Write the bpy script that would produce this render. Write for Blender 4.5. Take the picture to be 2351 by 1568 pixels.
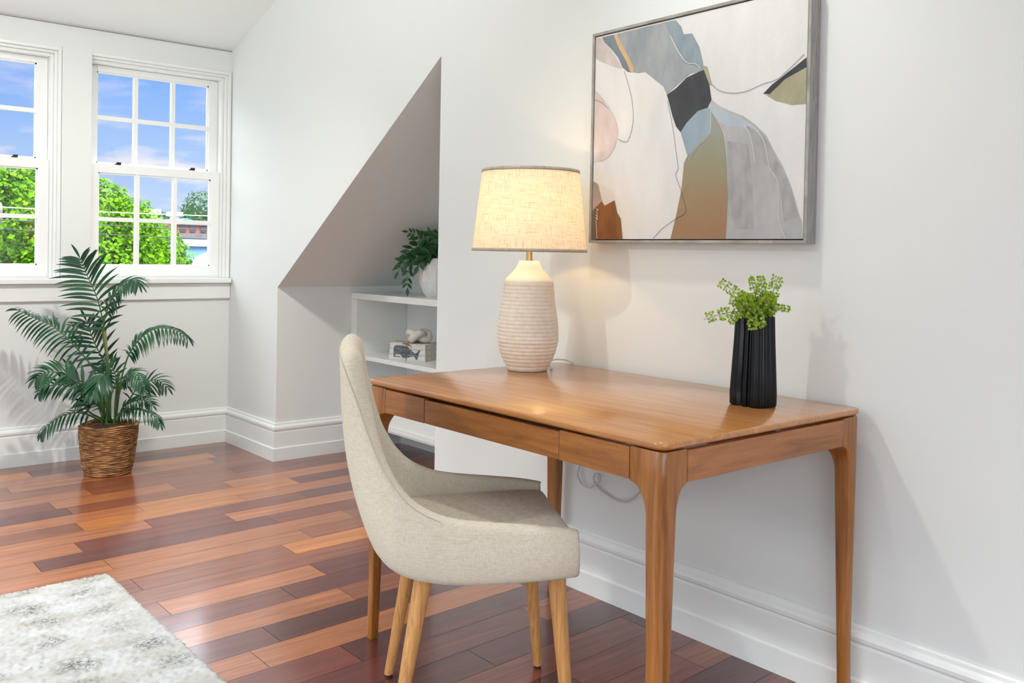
import bpy, math, random
from mathutils import Vector, Matrix, noise
PI = math.pi
random.seed(7)
for o in list(bpy.data.objects): bpy.data.objects.remove(o)
SC = bpy.context.scene
COL = SC.collection

# ------------------------------------------------------------------ camera
W, H = 2351.0, 1568.0
F, CX, CY = 2091.54, 1175.77, 619.0
yaw, pitch, roll = .6992, .0171, -.0183
cam_d = bpy.data.cameras.new('camera'); cam = bpy.data.objects.new('camera', cam_d); COL.objects.link(cam)
cam_d.sensor_fit = 'HORIZONTAL'; cam_d.sensor_width = 36; cam_d.lens = 36 * F / W
cam_d.shift_x = (W / 2 - CX) / W; cam_d.shift_y = (CY - H / 2) / W
cam_d.clip_start = .05; cam_d.clip_end = 600
fw = Vector((math.sin(yaw) * math.cos(pitch), math.cos(yaw) * math.cos(pitch), -math.sin(pitch)))
rt = Vector((math.cos(yaw), -math.sin(yaw), 0)); dn = fw.cross(rt)
r2 = rt * math.cos(roll) + dn * math.sin(roll); d2 = -rt * math.sin(roll) + dn * math.cos(roll)
cam.matrix_world = Matrix(((r2.x, -d2.x, -fw.x, -2.1788), (r2.y, -d2.y, -fw.y, 0), (r2.z, -d2.z, -fw.z, 1.1324), (0, 0, 0, 1)))
SC.camera = cam
VR = Vector((math.cos(yaw), -math.sin(yaw), 0)); VF = Vector((math.sin(yaw), math.cos(yaw), 0)); UZ = Vector((0, 0, 1))

# ------------------------------------------------------------------ colour management
SC.view_settings.view_transform = 'Standard'
SC.view_settings.look = 'None'
SC.view_settings.gamma = 1
SC.view_settings.use_curve_mapping = False
SC.view_settings.exposure = 0.06

# ------------------------------------------------------------------ sky
wd = bpy.data.worlds.new('sky'); SC.world = wd; wd.use_nodes = True
nt = wd.node_tree; N = nt.nodes; L = nt.links
bg = N['Background']; tc = N.new('ShaderNodeTexCoord'); sx = N.new('ShaderNodeSeparateXYZ')
L.new(tc.outputs['Generated'], sx.inputs[0])
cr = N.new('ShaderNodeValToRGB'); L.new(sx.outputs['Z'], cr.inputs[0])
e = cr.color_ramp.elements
e[0].position = 0.0; e[0].color = (.60, .74, .98, 1); e[1].position = .6; e[1].color = (8.0, 8.4, 9.0, 1)   # bright overhead band added to light the room, above what the camera sees
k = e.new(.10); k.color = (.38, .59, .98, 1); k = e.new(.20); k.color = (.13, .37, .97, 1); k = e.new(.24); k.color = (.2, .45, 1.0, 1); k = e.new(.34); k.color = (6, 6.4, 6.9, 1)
mp = N.new('ShaderNodeMapping'); L.new(tc.outputs['Generated'], mp.inputs[0]); mp.inputs['Scale'].default_value = (7, 7, 24)
mp.inputs['Location'].default_value = (1.3, .4, .35)
nz = N.new('ShaderNodeTexNoise'); L.new(mp.outputs[0], nz.inputs['Vector']); nz.inputs['Scale'].default_value = 1.6; nz.inputs['Detail'].default_value = 7; nz.inputs['Roughness'].default_value = .55
c2 = N.new('ShaderNodeValToRGB'); L.new(nz.outputs[0], c2.inputs[0]); c2.color_ramp.elements[0].position = .47; c2.color_ramp.elements[1].position = .66
c3 = N.new('ShaderNodeValToRGB'); L.new(sx.outputs['Z'], c3.inputs[0])
e = c3.color_ramp.elements; e[0].position = 0; e[0].color = (.35, .35, .35, 1); e[1].position = .3; e[1].color = (.22, .22, .22, 1); k = e.new(.075); k.color = (1, 1, 1, 1); k = e.new(.13); k.color = (.4, .4, .4, 1)
ml = N.new('ShaderNodeMath'); ml.operation = 'MULTIPLY'; L.new(c2.outputs[0], ml.inputs[0]); L.new(c3.outputs[0], ml.inputs[1])
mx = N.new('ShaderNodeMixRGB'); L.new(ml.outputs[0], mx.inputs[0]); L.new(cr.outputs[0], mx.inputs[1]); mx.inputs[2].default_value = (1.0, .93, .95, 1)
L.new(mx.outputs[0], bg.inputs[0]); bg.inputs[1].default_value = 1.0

# ------------------------------------------------------------------ lights
def area(name, loc, direction, sx_, sy_, power, color):
    l = bpy.data.lights.new(name, 'AREA'); l.shape = 'RECTANGLE'; l.size = sx_; l.size_y = sy_; l.energy = power; l.color = color
    o = bpy.data.objects.new(name, l); COL.objects.link(o); o.location = loc
    o.rotation_euler = Vector(direction).to_track_quat('-Z', 'Y').to_euler(); return o
def spot(name, loc, target, power, color, size=1.9, blend=.8, r=.05):
    l = bpy.data.lights.new(name, 'SPOT'); l.energy = power; l.color = color; l.spot_size = size; l.spot_blend = blend; l.shadow_soft_size = r
    o = bpy.data.objects.new(name, l); COL.objects.link(o); o.location = loc
    o.rotation_euler = (Vector(target) - Vector(loc)).to_track_quat('-Z', 'Y').to_euler(); return o
sun = bpy.data.lights.new('sun', 'SUN'); sun.energy = 2.4; sun.angle = .01; sun.color = (1, .96, .88)
so = bpy.data.objects.new('sun', sun); COL.objects.link(so); so.rotation_euler = Vector((.25, .75, -.75)).to_track_quat('-Z', 'Y').to_euler()
DAY = (.935, .975, .925)
area('added_rear_fill', (-2.9, -1.72, 1.2), (-.02, 1, -.03), 2.2, 1.2, 26, DAY)  # unseen fill light added behind the camera to even out the brightness
area('added_side_fill', (-4.42, 2.6, 1.45), (1, .5, -.1), 3.0, 1.5, 14, DAY)  # unseen fill light added at the left to brighten the room
for nm, x_ in (('sky_portal_dormer_right', -.387), ('sky_portal_dormer_left', -1.306)):      # guides sampling of the real sky through the windows
    o_ = area(nm, (x_, 5.335, 1.56), (0, -1, 0), .76, 1.22, 1, DAY); o_.data.cycles.is_portal = True
WARM = (.985, .98, .91)
spot('recessed_downlight_desk', (-.62, 1.62, 2.72), (-.5, 1.5, 0), 42, WARM)
spot('added_ceiling_uplight', (-2.4, 2.5, 1.9), (-1.6, 3.2, 2.8), 112, (.95, .995, .96), 2.3, 1, .12)  # unseen uplight added to brighten the ceiling and its bounce
spot('recessed_downlight_left', (-3.5, 2.3, 2.72), (-1.3, 2.2, .1), 105, WARM, 1.5, 1)
spot('recessed_downlight_middle', (-.95, 2.95, 2.68), (-1.2, 4.6, .3), 150, WARM, 1.7, 1)
spot('recessed_downlight_near', (-2.2, .6, 2.72), (-1.0, 1.4, .5), 6, WARM, 2.2)

# ------------------------------------------------------------------ mesh builder
class MB:
    def __init__(s): s.v = []; s.f = []; s.m = []; s.mi = 0
    def add(s, vs, fs):
        b = len(s.v); s.v += [tuple(x) for x in vs]; s.f += [tuple(i + b for i in f) for f in fs]; s.m += [s.mi] * len(fs); return s
    def box(s, x0, x1, y0, y1, z0, z1):
        vs = [(x, y, z) for z in (z0, z1) for y in (y0, y1) for x in (x0, x1)]
        return s.add(vs, [(0, 2, 3, 1), (4, 5, 7, 6), (0, 1, 5, 4), (2, 6, 7, 3), (0, 4, 6, 2), (1, 3, 7, 5)])
    def loft(s, rings, cap=True, closed=True):
        n = len(rings[0]); vs = [p for r in rings for p in r]; fs = []
        for i in range(len(rings) - 1):
            for j in range(n if closed else n - 1):
                k = (j + 1) % n; fs.append((i * n + j, i * n + k, (i + 1) * n + k, (i + 1) * n + j))
        if cap: fs.append(tuple(reversed(range(n)))); fs.append(tuple((len(rings) - 1) * n + j for j in range(n)))
        return s.add(vs, fs)
    def lathe(s, prof, c=(0, 0, 0), n=48, cap=True):
        return s.loft([[(c[0] + r * math.cos(2 * PI * j / n), c[1] + r * math.sin(2 * PI * j / n), c[2] + z) for j in range(n)] for r, z in prof], cap)
    def tube(s, pts, rad, n=8, cap=True, closed=False):
        pts = [Vector(p) for p in pts]; m = len(pts)
        if not hasattr(rad, '__len__'): rad = [rad] * m
        rings = []; up = None
        for i, p in enumerate(pts):
            a = pts[i - 1] if (i or closed) else pts[0]; b = pts[(i + 1) % m] if (i < m - 1 or closed) else pts[-1]
            t = (b - a).normalized()
            if up is None: up = Vector((0, 0, 1)) if abs(t.z) < .9 else Vector((1, 0, 0))
            x = t.cross(up); x = x.normalized() if x.length > 1e-6 else Vector((1, 0, 0)); y = x.cross(t).normalized(); up = y
            rings.append([p + (x * math.cos(2 * PI * j / n) + y * math.sin(2 * PI * j / n)) * rad[i] for j in range(n)])
        if closed: rings.append(rings[0]); cap = False
        return s.loft(rings, cap)
    def prism(s, pts, off):
        off = Vector(off); n = len(pts); a = [Vector(p) for p in pts]
        vs = a + [p + off for p in a]
        return s.add(vs, [tuple(range(n)), tuple(reversed(range(n, 2 * n)))] + [(i, i + n, (i + 1) % n + n, (i + 1) % n) for i in range(n)])
    def build(s, name, mats, parent=None, smooth=False, local=False, bevel=0, seg=2, angle=40, sub=0):
        me = bpy.data.meshes.new(name); v = s.v
        if parent is not None and not local:
            o_ = world_loc(parent); v = [(p[0] - o_[0], p[1] - o_[1], p[2] - o_[2]) for p in v]
        me.from_pydata(v, [], s.f)
        if not isinstance(mats, (list, tuple)): mats = [mats]
        for m in mats: me.materials.append(m)
        if len(mats) > 1: me.polygons.foreach_set('material_index', s.m)
        import bmesh
        b = bmesh.new(); b.from_mesh(me); bmesh.ops.recalc_face_normals(b, faces=b.faces); b.to_mesh(me); b.free()
        if smooth:
            me.polygons.foreach_set('use_smooth', [True] * len(me.polygons))
            if smooth != 'all': me.set_sharp_from_angle(angle=math.radians(angle))
        me.update()
        o = bpy.data.objects.new(name, me); COL.objects.link(o)
        if parent is not None: o.parent = parent
        if bevel:
            b = o.modifiers.new('bevel', 'BEVEL'); b.width = bevel; b.segments = seg; b.limit_method = 'ANGLE'; b.angle_limit = .6
        if sub:
            b = o.modifiers.new('sub', 'SUBSURF'); b.levels = sub; b.render_levels = sub
        return o
def world_loc(o):
    l = Vector(o.location)
    while o.parent is not None: o = o.parent; l += Vector(o.location)
    return l
def tag(o, label=None, cat=None, group=None, kind=None):
    if label: o['label'] = label
    if cat: o['category'] = cat
    if group: o['group'] = group
    if kind: o['kind'] = kind
    return o
def thing(name, label, cat, loc=(0, 0, 0), rz=0, group=None):
    o = bpy.data.objects.new(name, None); COL.objects.link(o); o.empty_display_size = .1
    o.location = loc; o.rotation_euler = (0, 0, rz); return tag(o, label, cat, group)
def struct(o, label=None): o['kind'] = 'structure'; 
def catmull(P, n=8):
    P = [Vector(p) for p in P]; Q = [P[0] * 2 - P[1]] + P + [P[-1] * 2 - P[-2]]; out = []
    for i in range(1, len(Q) - 2):
        a, b, c, d = Q[i - 1:i + 3]
        for k in range(n):
            t = k / n; out.append(.5 * ((2 * b) + (c - a) * t + (2 * a - 5 * b + 4 * c - d) * t * t + (3 * b - a - 3 * c + d) * t ** 3))
    out.append(P[-1]); return out
def interp(tab, x):
    if x <= tab[0][0]: return tab[0][1]
    for (a, b), (c, d) in zip(tab, tab[1:]):
        if x <= c: return b + (d - b) * (x - a) / (c - a)
    return tab[-1][1]

# ------------------------------------------------------------------ materials
def lin(r, g, b):
    f = lambda c: (c / 255 / 12.92) if c / 255 <= .04045 else ((c / 255 + .055) / 1.055) ** 2.4
    return (f(r), f(g), f(b), 1)
def mat(name, col, rough=.5, coat=0, metal=0, spec=.5, noise_amt=0, nscale=20, bump=0, bscale=200, stretch=(1, 1, 1), coord='Object', col2=None, sheen=0, trans=0):
    m = bpy.data.materials.new(name); m.use_nodes = True; n = m.node_tree.nodes; l = m.node_tree.links; p = n['Principled BSDF']
    p.inputs['Base Color'].default_value = col; p.inputs['Roughness'].default_value = rough; p.inputs['Metallic'].default_value = metal
    p.inputs['Coat Weight'].default_value = coat; p.inputs['Coat Roughness'].default_value = .12; p.inputs['Specular IOR Level'].default_value = spec
    if sheen: p.inputs['Sheen Weight'].default_value = sheen
    if col2 is not None or bump:
        t = n.new('ShaderNodeTexCoord'); mp = n.new('ShaderNodeMapping'); l.new(t.outputs[coord], mp.inputs[0]); mp.inputs['Scale'].default_value = stretch
    if col2 is not None:
        z = n.new('ShaderNodeTexNoise'); l.new(mp.outputs[0], z.inputs['Vector']); z.inputs['Scale'].default_value = nscale; z.inputs['Detail'].default_value = 6; z.inputs['Roughness'].default_value = .6
        r = n.new('ShaderNodeValToRGB'); l.new(z.outputs[0], r.inputs[0]); r.color_ramp.elements[0].position = .35; r.color_ramp.elements[1].position = .65
        r.color_ramp.elements[0].color = col; r.color_ramp.elements[1].color = col2; l.new(r.outputs[0], p.inputs['Base Color'])
    if bump:
        z = n.new('ShaderNodeTexNoise'); l.new(mp.outputs[0], z.inputs['Vector']); z.inputs['Scale'].default_value = bscale; z.inputs['Detail'].default_value = 4
        b = n.new('ShaderNodeBump'); l.new(z.outputs[0], b.inputs['Height']); b.inputs['Strength'].default_value = bump; b.inputs['Distance'].default_value = .002
        l.new(b.outputs[0], p.inputs['Normal'])
    return m
WALL = mat('wall_paint', (.758, .780, .755, 1), .55, bump=.05, bscale=400)
CEIL = mat('ceiling_paint', (.85, .87, .86, 1), .6)
TRIM = mat('white_trim_paint', (.83, .85, .82, 1), .3)
SASH = mat('white_sash_paint', (.87, .87, .86, 1), .3)
DARKM = mat('dark_hardware', (.03, .025, .02, 1), .4, metal=.6)
def wood(name, a, b, c, rough, coat, sc=(1, 14, 14), ns=3.0):
    m = bpy.data.materials.new(name); m.use_nodes = True; n = m.node_tree.nodes; l = m.node_tree.links; p = n['Principled BSDF']
    t = n.new('ShaderNodeTexCoord'); mp = n.new('ShaderNodeMapping'); l.new(t.outputs['Object'], mp.inputs[0]); mp.inputs['Scale'].default_value = sc
    z = n.new('ShaderNodeTexNoise'); l.new(mp.outputs[0], z.inputs['Vector']); z.inputs['Scale'].default_value = ns; z.inputs['Detail'].default_value = 8; z.inputs['Roughness'].default_value = .65; z.inputs['Distortion'].default_value = .6
    r = n.new('ShaderNodeValToRGB'); l.new(z.outputs[0], r.inputs[0]); e = r.color_ramp.elements; e[0].position = .28; e[0].color = a; e[1].position = .72; e[1].color = c; q = e.new(.5); q.color = b
    l.new(r.outputs[0], p.inputs['Base Color']); p.inputs['Roughness'].default_value = rough; p.inputs['Coat Weight'].default_value = coat; p.inputs['Coat Roughness'].default_value = .16
    return m
DESKW = wood('desk_wood', lin(158, 98, 46), lin(182, 120, 60), lin(202, 142, 78), .34, .9, (14, 1.2, 14))
LEGW = wood('desk_leg_wood', lin(100, 56, 14), lin(148, 90, 30), lin(174, 112, 48), .38, .3, (14, 14, 1))
OAKW = wood('oak_leg_wood', lin(150, 100, 52), lin(190, 136, 78), lin(208, 158, 98), .5, .05, (30, 30, 1.2), 6)
def glass_mat():
    m = bpy.data.materials.new('window_glass'); m.use_nodes = True; n = m.node_tree.nodes; l = m.node_tree.links; n.remove(n['Principled BSDF'])
    t = n.new('ShaderNodeBsdfTransparent'); g = n.new('ShaderNodeBsdfGlossy'); g.inputs['Roughness'].default_value = .02
    x = n.new('ShaderNodeMixShader'); x.inputs[0].default_value = .05; l.new(t.outputs[0], x.inputs[1]); l.new(g.outputs[0], x.inputs[2]); l.new(x.outputs[0], n['Material Output'].inputs[0]); return m
GLASS = glass_mat()

# ------------------------------------------------------------------ room shell
YW, YA, YB = 5.18, 4.54, 3.066          # window wall, knee wall of the alcove, near side of the alcove
XL, YR, ZC = -4.5, -1.85, 2.80
TS = .6836                               # roof slope seen in the alcove
dz = .3138                               # dormer ceiling slope
yflat = YW - (ZC - 2.293) / dz
FX1 = .80
def slope_z(y): return .932 + (YA - y) * TS
# window wall with two openings
ZW0, ZW1 = .945, 2.165
wx = [(-1.740, -.922), (-.822, -.004)]
m = MB(); T = .20
m.box(XL, 0, YW, YW + T, 0, ZW0); m.box(XL, 0, YW, YW + T, ZW1, 2.35)
m.box(XL, wx[0][0], YW, YW + T, ZW0, ZW1); m.box(wx[0][1], wx[1][0], YW, YW + T, ZW0, ZW1); m.box(wx[1][1], .0, YW, YW + T, ZW0, ZW1)
struct(m.build('wall_back', WALL))
# desk wall (x=0) with the triangular alcove opening, its cheek, returns
m = MB(); zt = slope_z(YB)
m.prism([(0, YR, 0), (0, YB, 0), (0, YB, 3.0), (0, YR, 3.0)], (.1, 0, 0)); m.prism([(0, YB, zt), (0, YA, .932), (0, YA, 3.0), (0, YB, 3.0)], (.0004, 0, 0)); m.prism([(0, YA, 0), (0, YW + T, 0), (0, YW + T, 3.0), (0, YA, 3.0)], (.0004, 0, 0))
m.box(.1, FX1 + .15, YB - .12, YB, 0, 2.9)
struct(m.build('wall_right', WALL))
m = MB(); m.box(.0005, .470, YA + .0001, YA + .1, 0, .98); m.box(.470, FX1 + .15, YA, YA + .1, 0, .98)
struct(m.build('wall_alcove', WALL))
m = MB(); m.box(FX1, FX1 + .1, YB, YA, 0, 2.2); struct(m.build('wall_alcove_back', WALL))
m = MB(); m.prism([(0.0006, YA, .932), (0.0006, YB, zt), (0.0006, YB, zt + .1), (0.0006, YA, 1.032)], (FX1, 0, 0)); struct(m.build('ceiling_alcove', WALL))
m = MB()
m.prism([(XL, YW + T, 2.293 - T * dz), (XL, yflat, ZC), (XL, yflat, ZC + .1), (XL, YW + T, 2.393 - T * dz)], (-XL + .0, 0, 0)); struct(m.build('ceiling_dormer', CEIL))
m = MB(); m.box(XL, 0, YR, yflat, ZC, ZC + .1); struct(m.build('ceiling', CEIL))
# left wall and rear wall, each with a broad unseen opening added to let light in
m = MB(); m.box(XL - .1, XL, YR, .5, 0, 3); m.box(XL - .1, XL, 4.1, YW + T, 0, 3); m.box(XL - .1, XL, .5, 4.1, 0, .65); m.box(XL - .1, XL, .5, 4.1, 2.25, 3); struct(m.build('wall_left', WALL))
m = MB(); m.box(XL, -4.1, YR - .1, YR, 0, 3); m.box(-.5, 0, YR - .1, YR, 0, 3); m.box(-4.1, -.5, YR - .1, YR, 0, .55); m.box(-4.1, -.5, YR - .1, YR, 2.35, 3); struct(m.build('wall_front', WALL))
# outer roof so that the sun stays out of the room
m = MB(); m.box(XL - .2, FX1 + .4, YR - .2, YW + T, 3.0, 3.05); struct(m.build('ceiling_roof_deck', CEIL))
# thin dark strip where the dormer ceiling meets the wall
m = MB(); m.box(XL, -.001, YW - .004, YW, 2.286, 2.290); struct(m.build('trim_1', mat('dark_strip', (.25, .24, .23, 1), .8)))

# baseboards
PROF = [(0, .203), (.005, .203), (.009, .199), (.010, .190), (.016, .184), (.019, .176), (.018, .166), (.010, .158), (.010, .154), (.016, .152), (.016, .072), (.017, .069), (.023, .067), (.023, 0), (0, 0)]
def baseboard(name, path, ns):
    # path: list of (x,y); ns: outward normals of each vertex (already mitred)
    m = MB(); rings = []
    for (x, y), (nx, ny) in zip(path, ns): rings.append([(x + nx * d, y + ny * d, z) for d, z in PROF])
    m.loft(rings, True, True); struct(m.build(name, TRIM))
g = .0006
baseboard('baseboard_back', [(XL, YW - g), (-g, YW - g)], [(0, -1), (-1, -1)])
baseboard('baseboard_cheek', [(-g, YW - g), (-g, YA - g), (.449, YA - g)], [(-1, -1), (-1, -1), (0, -1)])
baseboard('baseboard_right', [(-g, YB), (-g, YR)], [(-1, 0), (-1, 0)])

# floor planks with random joints; where the joints were readable they are kept
PW, TILT = .1302, .048
known = {38: [-.542], 36: [-1.249, -.274], 35: [-.51], 34: [-.964], 33: [-.623], 32: [-1.12, -.405], 31: [-.868, -.114], 30: [-1.145, -.449], 29: [-.914, -.206], 28: [-1.219, -.616],
         27: [-1.391], 26: [-1.188, -.187], 25: [-2.2], 24: [-1.172, -.605], 23: [-.30], 22: [-.622], 21: [-.805], 20: [-.655], 19: [-1.6], 18: [-1.089], 17: [-.872], 16: [-.275]}
PC = {'O': (202, 128, 66), 'T': (180, 112, 70), 'B': (146, 84, 58), 'P': (128, 64, 52), 'D': (110, 54, 50), 'K': (90, 42, 38)}
kcol = {38: 'DD', 36: 'BTB', 35: 'BB', 34: 'TB', 33: 'TB', 32: 'DBT', 31: 'TOD', 30: 'BOT', 29: 'TPD', 28: 'TPT', 27: 'TD', 26: 'TTB', 25: 'BP', 24: 'BBO', 23: 'BO', 22: 'TD', 21: 'PD', 20: 'TB', 19: 'BD', 18: 'TT', 17: 'PK', 16: 'DB'}
rnd = random.Random(11)
fv, ff, fc = [], [], []
for n_ in range(-16, 44):
    y0 = PW * (n_ + .44 - .5); y1 = y0 + PW
    js = known.get(n_, []); left = []; right = []
    x = js[0] if js else rnd.uniform(-3, -2.2)
    while x > XL - .6: x -= rnd.uniform(.45, 1.25); left.append(x)
    x = js[-1] if js else left[0] + rnd.uniform(.5, 1.1)
    if not js: js = [x]
    while x < 1.2: x += rnd.uniform(.5, 1.25); right.append(x)
    xs = sorted(left + js + right); kc = kcol.get(n_, '')
    i0 = xs.index(js[0])
    for i in range(len(xs) - 1):
        a, b = xs[i], xs[i + 1]; q = i - i0 + 1
        if 0 <= q < len(kc): c = kc[q]
        else: c = rnd.choice('TBBPPDO' if n_ > 19 else 'PPDDKDKB')
        r_ = PC[c]; jt = rnd.uniform(.93, 1.07); c4 = [min(1, v * jt) for v in lin(*r_)[:3]] + [1]
        g_ = .0007; base = len(fv)
        for (px, py) in ((a + g_, y0 + g_), (b - g_, y0 + g_), (b - g_, y1 - g_), (a + g_, y1 - g_)): fv.append((px, py + TILT * px, 0))
        ff.append((base, base + 1, base + 2, base + 3)); fc.append(c4)
me = bpy.data.meshes.new('floor')
base = len(fv); 
fv += [(XL, YR, -.0015), (FX1 + .1, YR, -.0015), (FX1 + .1, YW + .1, -.0015), (XL, YW + .1, -.0015)]; ff.append((base, base + 1, base + 2, base + 3)); fc.append([.045, .02, .012, 1])
me.from_pydata(fv, [], ff); ca = me.color_attributes.new('plank', 'FLOAT_COLOR', 'CORNER')
ii = 0
for pl in me.polygons:
    for _ in pl.loop_indices: ca.data[ii].color = fc[pl.index]; ii += 1
# an island value so the grain differs plank by plank
fl = bpy.data.objects.new('floor', me); COL.objects.link(fl); fl['kind'] = 'structure'
mt = bpy.data.materials.new('plank_floor'); mt.use_nodes = True; n = mt.node_tree.nodes; l = mt.node_tree.links; p = n['Principled BSDF']
at = n.new('ShaderNodeAttribute'); at.attribute_name = 'plank'
t = n.new('ShaderNodeTexCoord'); ge = n.new('ShaderNodeNewGeometry'); va = n.new('ShaderNodeVectorMath'); va.operation = 'ADD'
cmb = n.new('ShaderNodeCombineXYZ'); mu = n.new('ShaderNodeMath'); mu.operation = 'MULTIPLY'; mu.inputs[1].default_value = 37
l.new(ge.outputs['Random Per Island'], mu.inputs[0]); l.new(mu.outputs[0], cmb.inputs[0]); l.new(mu.outputs[0], cmb.inputs[2]); l.new(t.outputs['Object'], va.inputs[0]); l.new(cmb.outputs[0], va.inputs[1])
mp = n.new('ShaderNodeMapping'); l.new(va.outputs[0], mp.inputs[0]); mp.inputs['Scale'].default_value = (1.0, 16, 1)
z = n.new('ShaderNodeTexNoise'); l.new(mp.outputs[0], z.inputs['Vector']); z.inputs['Scale'].default_value = 2.6; z.inputs['Detail'].default_value = 8; z.inputs['Roughness'].default_value = .6; z.inputs['Distortion'].default_value = 1.0
r = n.new('ShaderNodeValToRGB'); l.new(z.outputs[0], r.inputs[0]); r.color_ramp.elements[0].position = .3; r.color_ramp.elements[1].position = .7; r.color_ramp.elements[0].color = (.58, .52, .52, 1); r.color_ramp.elements[1].color = (1.14, 1.12, 1.1, 1)
mm = n.new('ShaderNodeMixRGB'); mm.blend_type = 'MULTIPLY'; mm.inputs[0].default_value = 1; l.new(at.outputs['Color'], mm.inputs[1]); l.new(r.outputs[0], mm.inputs[2]); l.new(mm.outputs[0], p.inputs['Base Color'])
p.inputs['Roughness'].default_value = .32; p.inputs['Coat Weight'].default_value = .8; p.inputs['Coat Roughness'].default_value = .16; p.inputs['Specular IOR Level'].default_value = .3
me.materials.append(mt)

# ------------------------------------------------------------------ windows
def window(idx, x0, x1):
    o = bpy.data.objects.new('window_%d' % idx, None); COL.objects.link(o); o.location = (x0, YW, ZW0); o['kind'] = 'structure'
    o['label'] = 'white double-hung window of six over six panes, ' + ('between the pier and the corner' if idx == 2 else 'cut by the left edge of the photo')
    m = MB(); z0 = .962
    for (w0, w1, ya, yb) in ((0, .016, YW - .010, YW + .14), (.016, .030, YW + .008, YW + .14), (.030, .046, YW + .028, YW + .14)):
        m.box(x0 + w0, x0 + w1, ya, yb, z0, ZW1 - w0); m.box(x1 - w1, x1 - w0, ya, yb, z0, ZW1 - w0); m.box(x0 + w1, x1 - w1, ya, yb, ZW1 - w1, ZW1 - w0)
    m.box(x0 + .046, x1 - .046, YW + .028, YW + .14, z0, .970)
    m.build('window_frame', TRIM, o, bevel=.002)
    a, b = x0 + .0465, x1 - .0465
    def sash(name, y0, y1, zb, zt, gb, gt, ga, gc):
        m = MB(); m.box(a, ga, y0, y1, zb, zt); m.box(gc, b, y0, y1, zb, zt); m.box(ga, gc, y0, y1, zb, gb); m.box(ga, gc, y0, y1, gt, zt)
        s_ = m.build(name, SASH, o, bevel=.0015)
        # inner glazing bead
        w = (gc - ga); h = (gt - gb); q = MB(); mw = .011
        for i in (1, 2): q.box(ga + w * i / 3 - mw, ga + w * i / 3 + mw, y0 + .003, y1 - .006, gb, gt)
        q.box(ga, gc, y0 + .0035, y1 - .0065, gb + h / 2 - mw, gb + h / 2 + mw)
        bd = .007
        for (u0, u1, v0, v1) in ((ga - .001, ga + bd, gb, gt), (gc - bd, gc + .001, gb, gt), (ga, gc, gb - .001, gb + bd), (ga, gc, gt - bd, gt + .001)): q.box(u0, u1, y0 + .010, y1 - .008, v0, v1)
        q.build('muntins', SASH, s_, local=False)
        ym = (y0 + y1) / 2 + .006; q = MB().box(ga + .001, gc - .001, ym - .0015, ym + .0015, gb + .001, gt - .001); q.build('glass_panes', GLASS, s_)
        return s_
    sash('lower_sash', YW + .036, YW + .070, .971, 1.580, 1.030, 1.534, a + .052, b - .052)
    up = sash('upper_sash', YW + .080, YW + .114, 1.545, ZW1 - .047, 1.588, 2.085, a + .052, b - .052)
    for u in (.215, .78):
        m = MB(); c = a + (b - a) * u
        m.box(c - .013, c + .013, YW + .040, YW + .066, 1.5801, 1.588); m.box(c - .006, c + .016, YW + .046, YW + .058, 1.588, 1.596); m.build('sash_lock', DARKM, o)
    return o
window(1, *wx[0]); window(2, *wx[1])
m = MB(); m.box(XL, .024 - .03, YW - .050, YW + .14, .945 - .012, .9615); w_ = m.build('trim_2', TRIM, bevel=.005, seg=3); struct(w_)   # window stool
m = MB(); m.box(XL, -.001, YW - .020, YW - .0005, .842, .932); struct(m.build('trim_3', TRIM, bevel=.004))                              # apron
m = MB(); m.box(wx[0][1] + .001, -.776, YW - .016, YW - .0002, .962, 2.17); struct(m.build('trim_4', WALL))               # pier casing

# ------------------------------------------------------------------ built-in shelf unit in the alcove
SX, SB = .451, FX1
su = thing('shelf_unit', 'white built-in shelf unit inside the sloped alcove', 'shelf', (SX, 3.8, 0))
def sbox(name, x0, x1, y0, y1, z0, z1): return MB().box(x0, x1, y0, y1, z0, z1).build(name, TRIM, su, bevel=.0015)
yb, ya = YB + .001, YA - .001
sbox('top_shelf', SX, SB - .001, yb, ya, .863, .897)
sbox('middle_shelf', SX, SB - .001, yb, ya - .062, .529, .553)
sbox('side_panel', SX, SB - .001, ya - .060, ya, .277, .8625)
sbox('back_panel', SB - .012, SB - .001, yb, ya - .061, .278, .862)
sbox('bottom_shelf', SX, SB - .001, yb, ya, .252, .2765)
sbox('toe_board', SX - .004, SX + .016, yb, ya, .166, .2515)
sbox('face_strip', SX - .010, SX - .0045, yb, ya, .176, .206)

# ------------------------------------------------------------------ desk
dk = thing('desk', 'honey brown wooden writing desk standing against the right wall', 'desk', (-.4, 1.74, 0))
X0, X1, Y0, Y1 = -.790, -.028, 1.176, 2.305
def rrect(x0, x1, y0, y1, z, r, n=6):
    if not hasattr(r, '__len__'): r = [r] * 4
    pts = []
    for (cx, cy, a0), q in zip(((x1, y1, 0), (x0, y1, 90), (x0, y0, 180), (x1, y0, 270)), r):
        sx_ = 1 if cx == x1 else -1; sy_ = 1 if cy == y1 else -1
        for k in range(n + 1):
            a = math.radians(a0 + 90 * k / n); pts.append((cx - sx_ * q + q * math.cos(a), cy - sy_ * q + q * math.sin(a), z))
    return pts
m = MB(); R_ = .028
m.loft([rrect(X0 + i, X1 - i, Y0 + i, Y1 - i, z, R_ - i, 8) for z, i in ((.7445, .010), (.7455, .006), (.7500, .001), (.752, 0), (.7575, 0), (.7605, .0012), (.762, .004))])
m.build('desktop', DESKW, dk, smooth=True, angle=50)
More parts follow.
